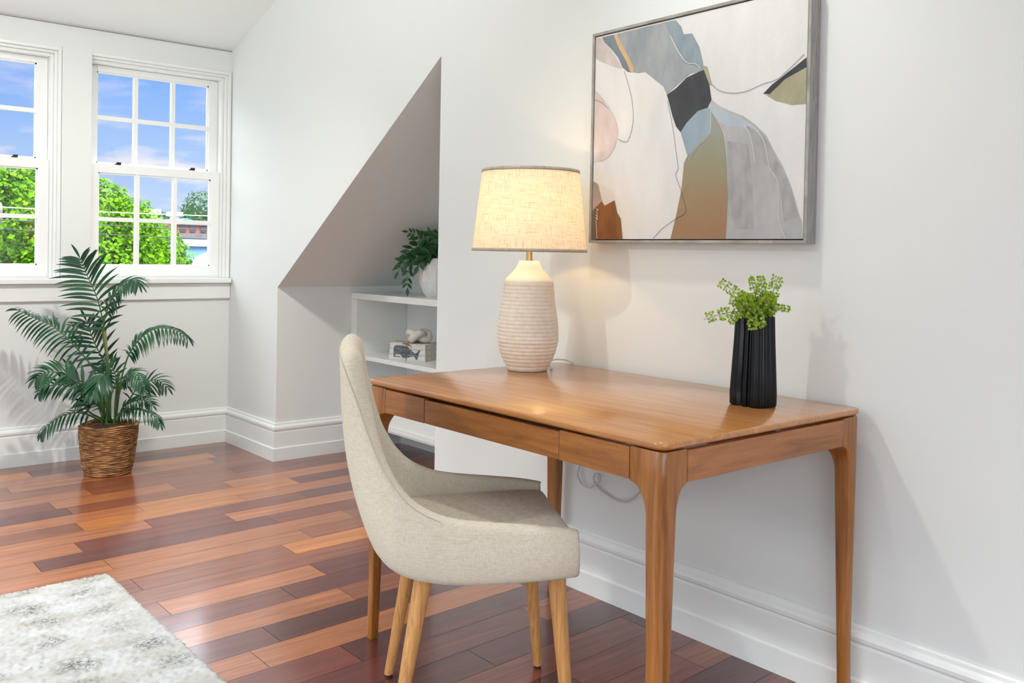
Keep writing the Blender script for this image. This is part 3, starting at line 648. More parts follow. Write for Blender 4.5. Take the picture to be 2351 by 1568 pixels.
# books with a whale printed across the spines
PAPER = mat('book_paper', lin(226, 220, 208), .8, col2=lin(204, 196, 182), nscale=30)
BKC = mat('white_book_cover', lin(226, 224, 216), .7, col2=lin(200, 198, 190), nscale=18)
BKB = mat('kraft_book_cover', lin(150, 140, 126), .8)
INK = mat('whale_ink', lin(70, 76, 86), .8, col2=lin(118, 124, 132), nscale=60)
INKD = mat('dark_ink', lin(50, 54, 60), .8)
BKX, BKY, BZ = .481, 4.185, .553
ba = math.atan2(-.216, .092)          # direction of the spines
du = Vector((math.cos(ba), math.sin(ba), 0)); dv = Vector((-du.y, du.x, 0))
whale = [(.033, .012), (.030, .030), (.030, .060), (.035, .074), (.050, .079), (.085, .0785), (.118, .074), (.138, .062), (.155, .048), (.166, .040), (.180, .046), (.190, .0585), (.203, .064), (.197, .052), (.191, .036), (.187, .022), (.182, .010), (.176, .006), (.168, .016), (.160, .026), (.146, .022), (.115, .014), (.09, .012), (.075, .030), (.055, .032), (.040, .024)]
def clip(poly, z0, z1):
    for s_, zc in ((1, z0), (-1, z1)):
        out = []
        for i in range(len(poly)):
            a, b = poly[i - 1], poly[i]; ia, ib = s_ * (a[1] - zc) >= 0, s_ * (b[1] - zc) >= 0
            if ia != ib: t = (zc - a[1]) / (b[1] - a[1]); out.append((a[0] + t * (b[0] - a[0]), zc))
            if ib: out.append(b)
        poly = out
    return poly
lab = ['white book with the whale belly printed on its spine, bottom of the tied stack', 'white book with the whale body printed on its spine, middle of the tied stack', 'white book under the white knot, top of the tied stack']
for i in range(3):
    hh = .0305; z0 = BZ + i * hh; off = (0, .003, .006)[i]; Ln = .232 - .004 * i; Wd = .145
    P0 = Vector((BKX, BKY, 0)) + du * off + dv * .0
    bk = thing('book', lab[i], 'book', (P0.x, P0.y, z0), ba, 'books tied with twine on the middle shelf')
    m = MB(); m.box(0, Ln, 0, Wd, 0, .0025); m.box(0, Ln, 0, Wd, hh - .003, hh - .0005)
    m.box(0, Ln, 0, .003, .0025, hh - .003); m.build('cover', BKC if i < 2 else [BKC], bk, local=True, bevel=.0012)
    MB().box(.004, Ln - .003, .0032, Wd - .004, .0027, hh - .0032).build('pages', PAPER, bk, local=True)
    pc = clip(whale, i * hh + .0008, (i + 1) * hh - .0013)
    if len(pc) > 2: MB().prism([(x - off, -.0006, z - i * hh) for x, z in pc], (0, .0004, 0)).build('whale_print', INK, bk, local=True)
    if i == 0:
        m = MB()
        for k in range(9): m.box(.030 + k * .0048, .0335 + k * .0048, -.0006, -.0002, .0155 + .001 * (k % 2), .0205)
        m.build('lettering', INKD, bk, local=True)
    if i == 1:
        m = MB()
        for k in range(7): m.tube([(.066 + k * .005, -.0006, .001 + .001 * (k % 3)), (.070 + k * .006, -.0006, .012 + .003 * (k % 2))], .0005, 4)
        m.build('harpoon_sketch', INKD, bk, local=True)
TW = mat('jute_twine', lin(150, 110, 66), .9, col2=lin(120, 84, 48), nscale=300)
tw = thing('twine', 'brown jute twine tied in a bow around the stack of books', 'string', (BKX, BKY, BZ), ba)
zt_ = .0918
lp_ = [(.112, -.003, -.0), (.112, -.003, .05), (.112, -.0028, .0915), (.112, .01, zt_ + .002), (.112, .14, zt_ + .002), (.112, .149, .088), (.112, .1495, .004)]
m = MB(); m.tube(lp_, .0014, 6); m.tube([(.104, -.0045, .09), (.130, .0, .086), (.145, -.008, .078), (.152, -.010, .07)], .0016, 6); m.tube(catmull([(.112, -.004, .091), (.128, -.012, .094), (.136, -.010, .084), (.124, -.007, .080), (.112, -.004, .0905), (.098, -.008, .096), (.094, -.008, .088), (.112, -.004, .090)], 5), .0014, 6)
m.tube([(.002, .06, zt_ + .002), (.22, .07, zt_ + .002)], .0014, 6)
m.build('twine_loops', TW, tw, local=True, smooth=True)
# knot sculpture
kn = thing('knot_sculpture', 'small white stone knot resting on the tied books', 'ornament', (BKX + du.x * .150 + dv.x * .055, BKY + du.y * .150 + dv.y * .055, BZ + .0925), ba + .2)
m = MB(); pts = []
for k in range(120):
    t = 2 * PI * k / 120; pts.append((.0205 * (math.sin(t) + 2 * math.sin(2 * t)) * 1.0, .0150 * (math.cos(t) - 2 * math.cos(2 * t)), .0385 - .0175 * math.sin(3 * t)))
KNM = mat('white_stone', lin(224, 221, 214), .75, col2=lin(200, 196, 188), nscale=14)
m.tube(pts, .0205, 16, closed=True); m.build('knot_body', KNM, kn, smooth='all', local=True)

# ------------------------------------------------------------------ framed abstract painting (shapes in metres from the lower window-side corner of the canvas)
PSH = [
 ('PINK', [(-0.013,0.662),(0.029,0.656),(0.062,0.623),(0.099,0.576),(0.122,0.544),(0.104,0.548),(0.064,0.563),(0.022,0.582),(-0.011,0.594)]),
 ('SLATE', [(0.029,0.659),(0.087,0.659),(0.102,0.622),(0.143,0.57),(0.162,0.526),(0.144,0.531),(0.121,0.549),(0.103,0.582),(0.07,0.616),(0.041,0.641)]),
 ('OCHRE', [(0.081,0.659),(0.098,0.659),(0.119,0.619),(0.15,0.574),(0.173,0.537),(0.167,0.524),(0.155,0.531),(0.139,0.565),(0.106,0.61)]),
 ('GREYB', [(0.095,0.659),(0.31,0.66),(0.338,0.658),(0.36,0.634),(0.367,0.611),(0.401,0.608),(0.429,0.563),(0.444,0.516),(0.447,0.492),(0.398,0.489),(0.357,0.467),(0.309,0.438),(0.294,0.465),(0.257,0.492),(0.22,0.519),(0.19,0.52),(0.168,0.526),(0.17,0.54),(0.15,0.574),(0.119,0.619)]),
 ('BLUE', [(0.296,0.659),(0.336,0.659),(0.36,0.634),(0.369,0.61),(0.4,0.608),(0.429,0.563),(0.442,0.517),(0.445,0.495),(0.434,0.497),(0.397,0.521),(0.376,0.532),(0.348,0.571),(0.319,0.614)]),
 ('OLIVE', [(0.445,0.507),(0.46,0.501),(0.478,0.447),(0.468,0.445),(0.451,0.471)]),
 ('GREY', [(0.477,0.404),(0.505,0.383),(0.537,0.367),(0.587,0.346),(0.629,0.317),(0.665,0.284),(0.689,0.243),(0.719,0.197),(0.742,0.152),(0.757,0.113),(0.772,0.069),(0.782,0.045),(0.784,-0.002),(0.536,-0.002),(0.541,0.115),(0.532,0.218),(0.526,0.301),(0.507,0.329),(0.47,0.379)]),
 ('GREYL', [(0.478,0.392),(0.506,0.373),(0.556,0.352),(0.618,0.318),(0.654,0.287),(0.63,0.298),(0.569,0.318),(0.532,0.321),(0.506,0.339),(0.47,0.379)]),
 ('GREYD', [(0.594,0.32),(0.654,0.29),(0.707,0.207),(0.748,0.132),(0.769,0.059),(0.728,0.046),(0.709,0.158),(0.662,0.21),(0.619,0.273)]),
 ('GREYD', [(0.536,0.28),(0.607,0.264),(0.625,0.162),(0.631,0.027),(0.571,0.028),(0.542,0.115)]),
 ('BROWNG', [(0.47,0.379),(0.507,0.329),(0.523,0.301),(0.535,0.218),(0.543,0.115),(0.538,-0.002),(0.335,-0.002),(0.354,0.067),(0.373,0.148),(0.381,0.228),(0.394,0.249),(0.437,0.283),(0.478,0.308),(0.474,0.348)]),
 ('BLUEL', [(0.365,0.321),(0.388,0.346),(0.434,0.381),(0.467,0.385),(0.477,0.358),(0.478,0.308),(0.437,0.283),(0.404,0.253),(0.392,0.249),(0.38,0.282)]),
 ('BLACK', [(0.309,0.438),(0.344,0.453),(0.384,0.48),(0.424,0.49),(0.447,0.494),(0.468,0.448),(0.477,0.404),(0.464,0.382),(0.428,0.376),(0.388,0.346),(0.365,0.32),(0.347,0.339),(0.332,0.373),(0.317,0.418)]),
 ('OLIVE', [(0.785,0.456),(0.785,0.357),(0.742,0.359),(0.691,0.376),(0.662,0.395),(0.679,0.399),(0.721,0.43)]),
 ('BLACK', [(0.784,0.479),(0.785,0.453),(0.718,0.429),(0.674,0.396),(0.652,0.399),(0.679,0.42),(0.712,0.438),(0.75,0.459)]),
 ('PINKC', [(-0.011,0.49),(0.034,0.463),(0.068,0.427),(0.097,0.386),(0.11,0.344),(0.099,0.299),(0.072,0.266),(0.04,0.255),(-0.007,0.255)]),
 ('MAUVE', [(-0.008,0.192),(0.025,0.18),(0.043,0.127),(0.028,0.103),(-0.006,0.094)]),
 ('RUST', [(-0.006,0.094),(0.043,0.124),(0.056,0.109),(0.1,0.125),(0.113,0.084),(0.129,0.066),(0.139,-0.002),(-0.005,-0.002)]),
 ('MAUVED', [(-0.006,0.094),(0.023,0.105),(0.024,-0.002),(-0.005,-0.002)]),
]
PLN = [
 ('INKL', [(0.478,0.447),(0.504,0.427),(0.548,0.414),(0.597,0.413),(0.65,0.426),(0.696,0.433),(0.739,0.46),(0.777,0.488)]),
 ('INKL', [(0.132,0.534),(0.153,0.483),(0.17,0.424),(0.173,0.367),(0.157,0.317),(0.138,0.31),(0.11,0.321)]),
 ('INKL', [(0.313,0.419),(0.337,0.329),(0.349,0.268),(0.359,0.213),(0.351,0.192),(0.373,0.143),(0.392,0.083),(0.355,0.062),(0.299,0.03),(0.267,0.002)]),
 ('INKL', [(-0.007,0.459),(0.035,0.445),(0.064,0.424)]),
 ('CHALK', [(0.319,0.614),(0.348,0.566),(0.383,0.525),(0.417,0.515),(0.436,0.498)]),
 ('CHALK', [(0.633,0.302),(0.66,0.265),(0.679,0.194),(0.706,0.153),(0.713,0.051),(0.732,0.002)]),
 ('CHALK', [(0.477,0.379),(0.475,0.306),(0.437,0.277),(0.398,0.235)]),
 ('CHALK', [(0.594,0.32),(0.615,0.283),(0.632,0.212)]),
 ('CHALK', [(0.019,0.099),(0.029,0.097),(0.021,0.091),(0.025,0.083),(0.019,0.079),(0.027,0.075),(0.018,0.07),(0.027,0.066),(0.02,0.061),(0.025,0.003)]),
]
art = thing('framed_painting', 'large abstract painting in a grey wood frame hanging above the desk', 'painting', (0, 1.745, 1.176))
FRW = wood('grey_frame_wood', lin(128, 126, 120), lin(156, 154, 148), lin(176, 174, 168), .6, 0, (14, 1.5, 1.5), 8)
ay0, ay1, az0, az1 = 1.338, 2.147, 1.174, 1.862
m = MB()
m.prism([(-.0450, ay0, az0), (-.0450, ay1, az0), (-.0450, ay1 - .009, az0 + .009), (-.0450, ay0 + .009, az0 + .009)], (.0435, 0, 0))
m.prism([(-.0450, ay0, az1), (-.0450, ay1, az1), (-.0450, ay1 - .009, az1 - .009), (-.0450, ay0 + .009, az1 - .009)], (.0435, 0, 0))
m.prism([(-.0450, ay0, az0), (-.0450, ay0, az1), (-.0450, ay0 + .009, az1 - .009), (-.0450, ay0 + .009, az0 + .009)], (.0435, 0, 0))
m.prism([(-.0450, ay1, az0), (-.0450, ay1, az1), (-.0450, ay1 - .009, az1 - .009), (-.0450, ay1 - .009, az0 + .009)], (.0435, 0, 0))
m.build('picture_frame', FRW, art, bevel=.0008)
MB().box(-.020, -.0016, ay0 + .0092, ay1 - .0092, az0 + .0092, az1 - .0092).build('backing', DARKM, art)
def paint(name, a, b=None, rough=.6, sc=9, bump=.3):
    return mat(name, a, rough, col2=b or a, nscale=sc, stretch=(1, 1.6, .7), bump=bump, bscale=70)
cv = paint('canvas_white', lin(208, 207, 204), lin(220, 219, 217), .6, 4, .35)
cvo = MB().box(-.0410, -.0205, ay0 + .0125, ay1 - .0125, az0 + .0125, az1 - .0125).build('canvas', cv, art)
PM = dict(PINK=paint('paint_pink', lin(186, 172, 166), lin(206, 196, 192)), PINKC=paint('paint_blush', lin(196, 178, 172), lin(212, 202, 200)), SLATE=paint('paint_slate', lin(100, 112, 120), lin(122, 134, 140)),
          OCHRE=paint('paint_ochre', lin(196, 158, 108), lin(208, 176, 130)), GREYB=paint('paint_grey_blue', lin(130, 139, 144), lin(165, 168, 170), sc=5), BLUE=paint('paint_blue', lin(118, 134, 146), lin(142, 155, 162)),
          OLIVE=paint('paint_olive', lin(150, 146, 116), lin(172, 168, 140)), GREY=paint('paint_grey', lin(158, 158, 158), lin(178, 178, 178), sc=7), GREYL=paint('paint_pale_blue', lin(166, 176, 184), lin(182, 190, 196)),
          GREYD=paint('paint_mid_grey', lin(148, 148, 148), lin(166, 166, 165), sc=22), BLUEL=paint('paint_soft_blue', lin(130, 148, 160), lin(150, 166, 176)), BLACK=paint('paint_charcoal', lin(46, 48, 52), lin(62, 64, 68), .5, bump=1.0),
          MAUVE=paint('paint_mauve', lin(150, 136, 136), lin(176, 164, 164)), RUST=paint('paint_rust', lin(112, 70, 36), lin(140, 92, 52), bump=.8), MAUVED=paint('paint_dark_mauve', lin(92, 80, 76), lin(112, 98, 94)), INKL=paint('pencil_line', lin(90, 88, 86)), CHALK=paint('chalk_line', lin(220, 218, 210)))
BG = paint('paint_brown_green', lin(150, 122, 88), lin(160, 140, 108)); PM['BROWNG'] = BG
n = BG.node_tree.nodes; l = BG.node_tree.links; t = n.new('ShaderNodeTexCoord'); sz = n.new('ShaderNodeSeparateXYZ'); l.new(t.outputs['Object'], sz.inputs[0])
z = n.new('ShaderNodeTexNoise'); z.inputs['Scale'].default_value = 9; z.inputs['Detail'].default_value = 6; l.new(t.outputs['Object'], z.inputs['Vector'])
a_ = n.new('ShaderNodeMath'); a_.operation = 'MULTIPLY_ADD'; a_.inputs[1].default_value = .16; l.new(z.outputs[0], a_.inputs[0]); l.new(sz.outputs['Z'], a_.inputs[2])
r = n.new('ShaderNodeValToRGB'); l.new(a_.outputs[0], r.inputs[0]); e = r.color_ramp.elements
e[0].position = .12; e[0].color = lin(150, 116, 84); e[1].position = .40; e[1].color = lin(146, 150, 140); k = e.new(.26); k.color = lin(146, 132, 102); k = e.new(.34); k.color = lin(142, 140, 116)
l.new(r.outputs[0], n['Principled BSDF'].inputs['Base Color'])
keys = list(PM); m = MB()
mats_ = [PM[q] for q in keys]
cy_, cz_ = 2.136 , 1.186
lim = lambda y, z_: (min(max(y, ay0 + .013), ay1 - .013), min(max(z_, az0 + .013), az1 - .013))
def smooth_poly(P, n=3):
    out = []
    for i in range(len(P)):
        a, b, c, d = P[i - 1], P[i], P[(i + 1) % len(P)], P[(i + 2) % len(P)]
        for k in range(n):
            t = k / n; out.append(tuple(.5 * ((2 * b[j]) + (c[j] - a[j]) * t * .7 + (2 * a[j] - 5 * b[j] + 4 * c[j] - d[j]) * t * t * .7 + (3 * b[j] - a[j] - 3 * c[j] + d[j]) * t ** 3 * .7) if k else b[j] for j in (0, 1)))
    return out
for i, (nm, P) in enumerate(PSH):
    m.mi = keys.index(nm); pts = []
    for dy, dz_ in P:
        y, z_ = lim(cy_ - dy, cz_ + dz_); pts.append((-.0411 - .00006 * i, y, z_))
    m.prism(pts, (.00008, 0, 0))
for nm, P in PLN:
    m.mi = keys.index(nm); pts = catmull([(-.0425, *lim(cy_ - a, cz_ + b)) for a, b in P], 6); m.tube(pts, .0006 if nm == 'INKL' else .0009, 4)
m.build('painted_shapes', mats_, cvo)

# ------------------------------------------------------------------ palm in a basket
PX, PY = -.790, 4.765
bs = thing('basket', 'round brown woven rope basket holding the palm under the windows', 'basket', (PX, PY, 0))
RT = bpy.data.materials.new('woven_seagrass'); RT.use_nodes = True; n = RT.node_tree.nodes; l = RT.node_tree.links; p = n['Principled BSDF']; p.inputs['Roughness'].default_value = .75
t = n.new('ShaderNodeTexCoord'); mp = n.new('ShaderNodeMapping'); mp.inputs['Scale'].default_value = (1, 1, 9); l.new(t.outputs['Object'], mp.inputs[0])
z = n.new('ShaderNodeTexNoise'); z.inputs['Scale'].default_value = 22; z.inputs['Detail'].default_value = 5; l.new(mp.outputs[0], z.inputs['Vector'])
r = n.new('ShaderNodeValToRGB'); l.new(z.outputs[0], r.inputs[0]); e = r.color_ramp.elements; e[0].position = .32; e[0].color = lin(70, 42, 24); e[1].position = .68; e[1].color = lin(206, 164, 104); k = e.new(.5); k.color = lin(146, 98, 56); l.new(r.outputs[0], p.inputs['Base Color'])
m = MB(); prof = [(0, .0), (.103, 0)]; NR = 27
for k in range(NR * 6 + 1):
    t_ = k / (NR * 6); z_ = .004 + .246 * t_; r_ = interp([(0, .106), (.15, .117), (.5, .128), (.8, .136), (1, .137)], t_); prof.append((r_ + .0046 * abs(math.sin(PI * NR * t_)) - .001, z_))
prof += [(.128, .252), (.126, .215), (0, .213)]
nn_ = 72; rings = [[((r_ * (1 + .010 * math.sin(3 * a + z_ * 9) + .006 * noise.noise((math.cos(a) * 4, math.sin(a) * 4, z_ * 40)))) * math.cos(a), (r_ * (1 + .010 * math.sin(3 * a + z_ * 9))) * math.sin(a), z_ + (.004 * math.sin(4 * a + 1) if z_ > .2 else 0) * (z_ - .2) * 20) for a in [2 * PI * j / nn_ for j in range(nn_)]] for r_, z_ in prof if r_ > 0]
m.loft(rings); m.build('woven_basket', RT, bs, smooth=True, angle=80, local=True)
pm = thing('potted_palm', 'artificial green parlor palm with arching fronds standing in the woven basket', 'plant', (PX, PY, .214))
PLM = leaf_mat('palm_leaf', lin(12, 46, 32), lin(38, 92, 56), .3, .08)
PST = mat('palm_stem', lin(60, 100, 48), .5); PST2 = mat('palm_tan_stem', lin(138, 128, 78), .6)
rp = random.Random(9)
def pp(zx, zy, dep): return VR * ((zx / 2.8 - 245) / 461) + UZ * ((527 - zy / 2.8) / 461 - .214) + VF * dep
def frond(pts, n_, ll, wid, t0=.2, droop=.7, nrm_=None, bias=0, fwd=.55, prof=None, mt_=None, sidev=None, both=True):
    path = catmull(pts, 8); N_ = len(path); ms, m2 = MB(), MB()
    ms.tube(path, [.0052 * (1 - .75 * i / N_) for i in range(N_)], 7)
    prof = prof or [(0, .55), (.25, 1), (.6, .95), (.9, .6), (1, .5)]
    for b in range(n_):
        t = t0 + (1 - t0) * (b + .3) / n_; i = min(N_ - 2, int(t * (N_ - 1))); fr = t * (N_ - 1) - i; P = path[i].lerp(path[i + 1], fr); T = (path[i + 1] - path[i]).normalized()
        nv = Vector(nrm_) if nrm_ else -VF; S = T.cross(nv).normalized()
        for sg in (-1, 1):
            D = (S * sg + T * (fwd + .5 * (b / n_)) + nv * .12 + Vector((rp.uniform(-.1, .1), rp.uniform(-.1, .1), rp.uniform(-.08, .08))) + Vector((0, 0, bias))).normalized()
            blade(m2, P, D, (nv + UZ * .25).normalized(), ll * 1.12 * interp(prof, (b + .3) / n_) * rp.uniform(.9, 1.08), wid * 1.05, droop, 6, [(0, .35), (.2, .9), (.5, 1), (.75, .7), (1, .03)], .25)
    blade(m2, path[-1], path[-1] - path[-2], -VF, ll * .5, wid, droop, 5, None, .2)
    s_ = ms.build('frond_stem', mt_ or PST, pm, smooth=True, local=True); m2.build('leaflets', PLM, s_, smooth=True, angle=60, local=True); return s_
root = lambda dx=0, dd=0: pp(690 + dx, 1150, dd)
W_ = .0155
frond([root(0), pp(685, 900, .0), pp(672, 740, .0), pp(650, 560, .01), pp(605, 350, .0), pp(550, 200, -.02), pp(515, 90, -.04)], 17, .165, W_, .50, .55)
frond([root(10), pp(690, 800, -.02), pp(655, 560, -.02), pp(700, 400, -.04), pp(790, 270, -.08), pp(890, 215, -.12), pp(950, 250, -.15)], 15, .10, W_ * .85, .45, 1.1, nrm_=(-.3, -.5, .8), bias=-.3)
frond([root(-20), pp(640, 900, -.02), pp(590, 760, -.05), pp(500, 620, -.10), pp(410, 525, -.12), pp(300, 470, -.14), pp(200, 420, -.15)], 20, .125, W_, .36, 1.0, nrm_=(-.35, -.55, .75), bias=-.35)
frond([root(-10), pp(660, 900, .06), pp(620, 800, .08), pp(560, 680, .08), pp(520, 590, .08), pp(500, 500, .06)], 11, .15, W_, .35, .5, bias=.1)
frond([root(40), pp(770, 900, -.02), pp(800, 790, -.03), pp(840, 690, -.04), pp(920, 590, -.06), pp(1030, 525, -.08), pp(1150, 530, -.1), pp(1250, 580, -.12)], 19, .105, W_ * .85, .40, 1.2, nrm_=(-.3, -.5, .8), bias=-.3)
frond([root(-30), pp(640, 1000, -.06), pp(600, 880, -.12), pp(520, 810, -.18), pp(430, 790, -.22), pp(375, 830, -.24)], 14, .115, W_, .30, .9, nrm_=(-.2, -.7, .65), bias=-.15)
frond([root(-30), pp(630, 980, -.02), pp(580, 930, -.10), pp(500, 880, -.16), pp(420, 880, -.2), pp(370, 920, -.2)], 11, .09, W_ * .9, .3, .8, nrm_=(-.2, -.7, .65))
frond([root(20), pp(720, 1000, -.10), pp(750, 870, -.18), pp(790, 800, -.22), pp(780, 820, -.27), pp(760, 900, -.30)], 10, .11, W_ * 1.3, .45, 1.0, nrm_=(-.4, -.7, .5), bias=-.3)
frond([root(40), pp(770, 1000, -.05), pp(830, 860, -.09), pp(900, 800, -.12), pp(970, 840, -.15), pp(1010, 900, -.17)], 14, .085, W_ * .8, .35, 1.1, nrm_=(-.2, -.5, .8), bias=-.2)
frond([root(50), pp(790, 1030, .02), pp(860, 920, .05), pp(950, 880, .07), pp(1030, 930, .07)], 12, .10, W_ * .7, .3, .9, nrm_=(-.2, -.6, .7), bias=-.1)
frond([root(60), pp(790, 1050, -.03), pp(870, 1000, -.06), pp(960, 980, -.09), pp(1020, 1010, -.1)], 12, .075, W_ * .7, .25, .8, nrm_=(-.2, -.6, .7))
frond([root(60), pp(780, 1080, -.05), pp(860, 1045, -.08), pp(950, 1040, -.11), pp(1040, 1070, -.12), pp(1085, 1120, -.13)], 15, .075, W_ * .7, .2, 1.1, nrm_=(-.2, -.5, .8), bias=-.25)
frond([root(-40), pp(600, 1090, -.06), pp(530, 1065, -.1), pp(450, 1090, -.13), pp(380, 1150, -.15), pp(350, 1190, -.15)], 14, .085, W_ * .75, .2, 1.0, nrm_=(-.2, -.5, .8), bias=-.25)
frond([root(-40), pp(620, 1060, .04), pp(570, 1020, .06), pp(500, 1010, .07), pp(440, 1040, .07)], 12, .085, W_ * .7, .2, .9, nrm_=(-.2, -.5, .8), bias=-.1)
frond([root(0), pp(690, 1000, -.12), pp(660, 900, -.18), pp(600, 840, -.22), pp(560, 800, -.24)], 9, .10, W_, .35, .9, nrm_=(-.3, -.7, .5))
frond([root(0), pp(700, 980, .0), pp(720, 880, .02), pp(690, 800, .03), pp(640, 740, .03)], 10, .08, W_ * .8, .35, .6)
frond([root(10), pp(650, 1060, -.13), pp(640, 1000, -.17), pp(670, 930, -.2), pp(700, 870, -.21)], 9, .07, W_ * .8, .3, .8, nrm_=(-.3, -.7, .5))
for dx, dd in ((-35, -.03), (-12, .03), (8, -.04), (30, .02), (55, -.02)):
    MB().tube(catmull([root(dx * .8, dd), pp(690 + dx, 1000, dd), pp(690 + dx * 1.4, 820, dd * 1.4)], 5), .0055, 7).build('stalk', PST, pm, smooth=True, local=True)
MB().tube(catmull([pp(688, 1000, -.001), pp(676, 760, -.002), pp(652, 560, .008)], 5), .0066, 7).build('stalk', PST2, pm, smooth=True, local=True)
MB().lathe([(.0, 0), (.112, 0), (.10, .012), (.05, .02), (0, .021)], (0, 0, .0), 24).build('moss', mat('dried_moss', lin(60, 50, 34), .95, col2=lin(92, 80, 52), nscale=60, bump=1, bscale=90), pm, smooth=True, local=True)

# ------------------------------------------------------------------ rug
rg_ = MB(); rx0, rx1, ry0, ry1 = -3.9, -1.220, 1.0, 3.268
def gridrug(step):
    nx_, ny_ = int((rx1 - rx0) / step), int((ry1 - ry0) / step); vs = []; fs = []; rr = random.Random(2)
    for j in range(ny_ + 1):
        for i in range(nx_ + 1):
            x = rx0 + (rx1 - rx0) * i / nx_; y = ry0 + (ry1 - ry0) * j / ny_; ed = min(i, nx_ - i, j, ny_ - j)
            h = .012 + .0045 * noise.noise((x * 90, y * 90, 0)) + rr.uniform(-.002, .0025)
            if ed == 0: h = .002; x += rr.uniform(-.004, .004); y += rr.uniform(-.004, .004)
            elif ed == 1: h *= .85
            vs.append((x + rr.uniform(-.002, .002), y + rr.uniform(-.002, .002), h))
    for j in range(ny_):
        for i in range(nx_): a = j * (nx_ + 1) + i; fs.append((a, a + 1, a + nx_ + 2, a + nx_ + 1))
    return vs, fs
rg_.add(*gridrug(.0075))
RUG = bpy.data.materials.new('shag_wool'); RUG.use_nodes = True; n = RUG.node_tree.nodes; l = RUG.node_tree.links; p = n['Principled BSDF']; p.inputs['Roughness'].default_value = .95; p.inputs['Specular IOR Level'].default_value = .1; p.inputs['Sheen Weight'].default_value = .3
t = n.new('ShaderNodeTexCoord')
def nz2(scale, st, lo, hi, det=5, loc=(0, 0, 0)):
    mp = n.new('ShaderNodeMapping'); mp.inputs['Scale'].default_value = st; mp.inputs['Location'].default_value = loc; l.new(t.outputs['Object'], mp.inputs[0]); z = n.new('ShaderNodeTexNoise'); z.inputs['Scale'].default_value = scale; z.inputs['Detail'].default_value = det; z.inputs['Roughness'].default_value = .7; l.new(mp.outputs[0], z.inputs['Vector'])
    r = n.new('ShaderNodeMapRange'); r.inputs['From Min'].default_value = lo; r.inputs['From Max'].default_value = hi; l.new(z.outputs[0], r.inputs[0]); return r.outputs[0]
# rows of distressed motifs: a lattice of soft spots broken up by fine noise
mp = n.new('ShaderNodeMapping'); mp.inputs['Scale'].default_value = (5.2, 6.2, 1); mp.inputs['Rotation'].default_value = (0, 0, .0); l.new(t.outputs['Object'], mp.inputs[0])
vo = n.new('ShaderNodeTexVoronoi'); vo.inputs['Scale'].default_value = 1; vo.inputs['Randomness'].default_value = .35; l.new(mp.outputs[0], vo.inputs['Vector'])
vr = n.new('ShaderNodeMapRange'); vr.inputs['From Min'].default_value = .46; vr.inputs['From Max'].default_value = .20; l.new(vo.outputs['Distance'], vr.inputs[0])
fine = nz2(75, (1, 1.6, 1), .44, .54, 6); big = nz2(8, (1, 1.6, 1), .36, .5)
q1 = n.new('ShaderNodeMath'); q1.operation = 'MULTIPLY'; l.new(vr.outputs[0], q1.inputs[0]); l.new(fine, q1.inputs[1]); q2 = n.new('ShaderNodeMath'); q2.operation = 'MULTIPLY'; l.new(q1.outputs[0], q2.inputs[0]); l.new(big, q2.inputs[1]); q2.use_clamp = True
mx1 = n.new('ShaderNodeMixRGB'); l.new(nz2(6, (1, 2, 1), .4, .62), mx1.inputs[0]); mx1.inputs[1].default_value = lin(198, 200, 201); mx1.inputs[2].default_value = lin(180, 178, 171)
mx2 = n.new('ShaderNodeMixRGB'); l.new(q2.outputs[0], mx2.inputs[0]); l.new(mx1.outputs[0], mx2.inputs[1]); mx2.inputs[2].default_value = lin(104, 104, 98)
l.new(mx2.outputs[0], p.inputs['Base Color'])
tag(rg_.build('rug', RUG, smooth='all'), 'cream shag rug with faded grey motifs on the wooden floor', 'rug')

# ------------------------------------------------------------------ outdoors
def green(name, a, b): return leaf_mat(name, a, b, .6, .35)
G1 = green('maple_leaves', lin(14, 60, 3), lin(128, 186, 10)); G2 = green('dark_leaves', lin(16, 56, 12), lin(62, 116, 20)); G3 = green('distant_leaves', lin(26, 62, 28), lin(58, 102, 40))  # G2 is the darker green of the tree behind the maple
BARK = mat('tree_bark', lin(84, 72, 60), .9, col2=lin(116, 104, 90), nscale=8)
ro = random.Random(21)
def tree(name, label, x, y, z0, ztop, blobs, nleaf, lsize, mt_, trunk=.22, group=None):
    t_ = thing(name, label, 'tree', (x, y, z0), 0, group); m = MB()
    tot = sum(b[3] ** 2 for b in blobs)
    for (bx, by, bz, br) in blobs:
        for k in range(int(nleaf * br * br / tot)):
            d = Vector((ro.gauss(0, 1), ro.gauss(0, 1), ro.gauss(0, 1))).normalized(); rr = br * (ro.uniform(.55, 1.0) ** .5) * (1 + .22 * noise.noise(d * 2.3 + Vector((bx, by, bz))))
            c = Vector((bx, by, bz)) + Vector((d.x, d.y, d.z * .9)) * rr
            nn = (d + Vector((ro.uniform(-.8, .8), ro.uniform(-.8, .8), ro.uniform(-.3, 1.0)))).normalized(); u = nn.cross(Vector((ro.uniform(-1, 1), ro.uniform(-1, 1), ro.uniform(-1, 1)))).normalized(); v = nn.cross(u); s_ = lsize * ro.uniform(.6, 1.25)
            m.add([c - u * s_, c - v * s_ * .7 + nn * s_ * .2, c + u * s_, c + v * s_ * .7 + nn * s_ * .2], [(0, 1, 2, 3)])
    m.build('foliage', mt_, t_)
    m = MB(); m.tube([(x, y, z0), (x + .1, y, (z0 + ztop) * .4), (x - .1, y, ztop - 1.2)], [trunk, trunk * .75, trunk * .3], 8)
    for (bx, by, bz, br) in blobs[:6]: m.tube([(x, y, (z0 + bz) / 2 - .3), ((x + bx) / 2 + .1, (y + by) / 2, bz - .55), (bx, by, bz)], [trunk * .55, trunk * .4, .03], 6)
    m.build('trunk', BARK, t_, smooth=True); return t_
GZ = -7.0
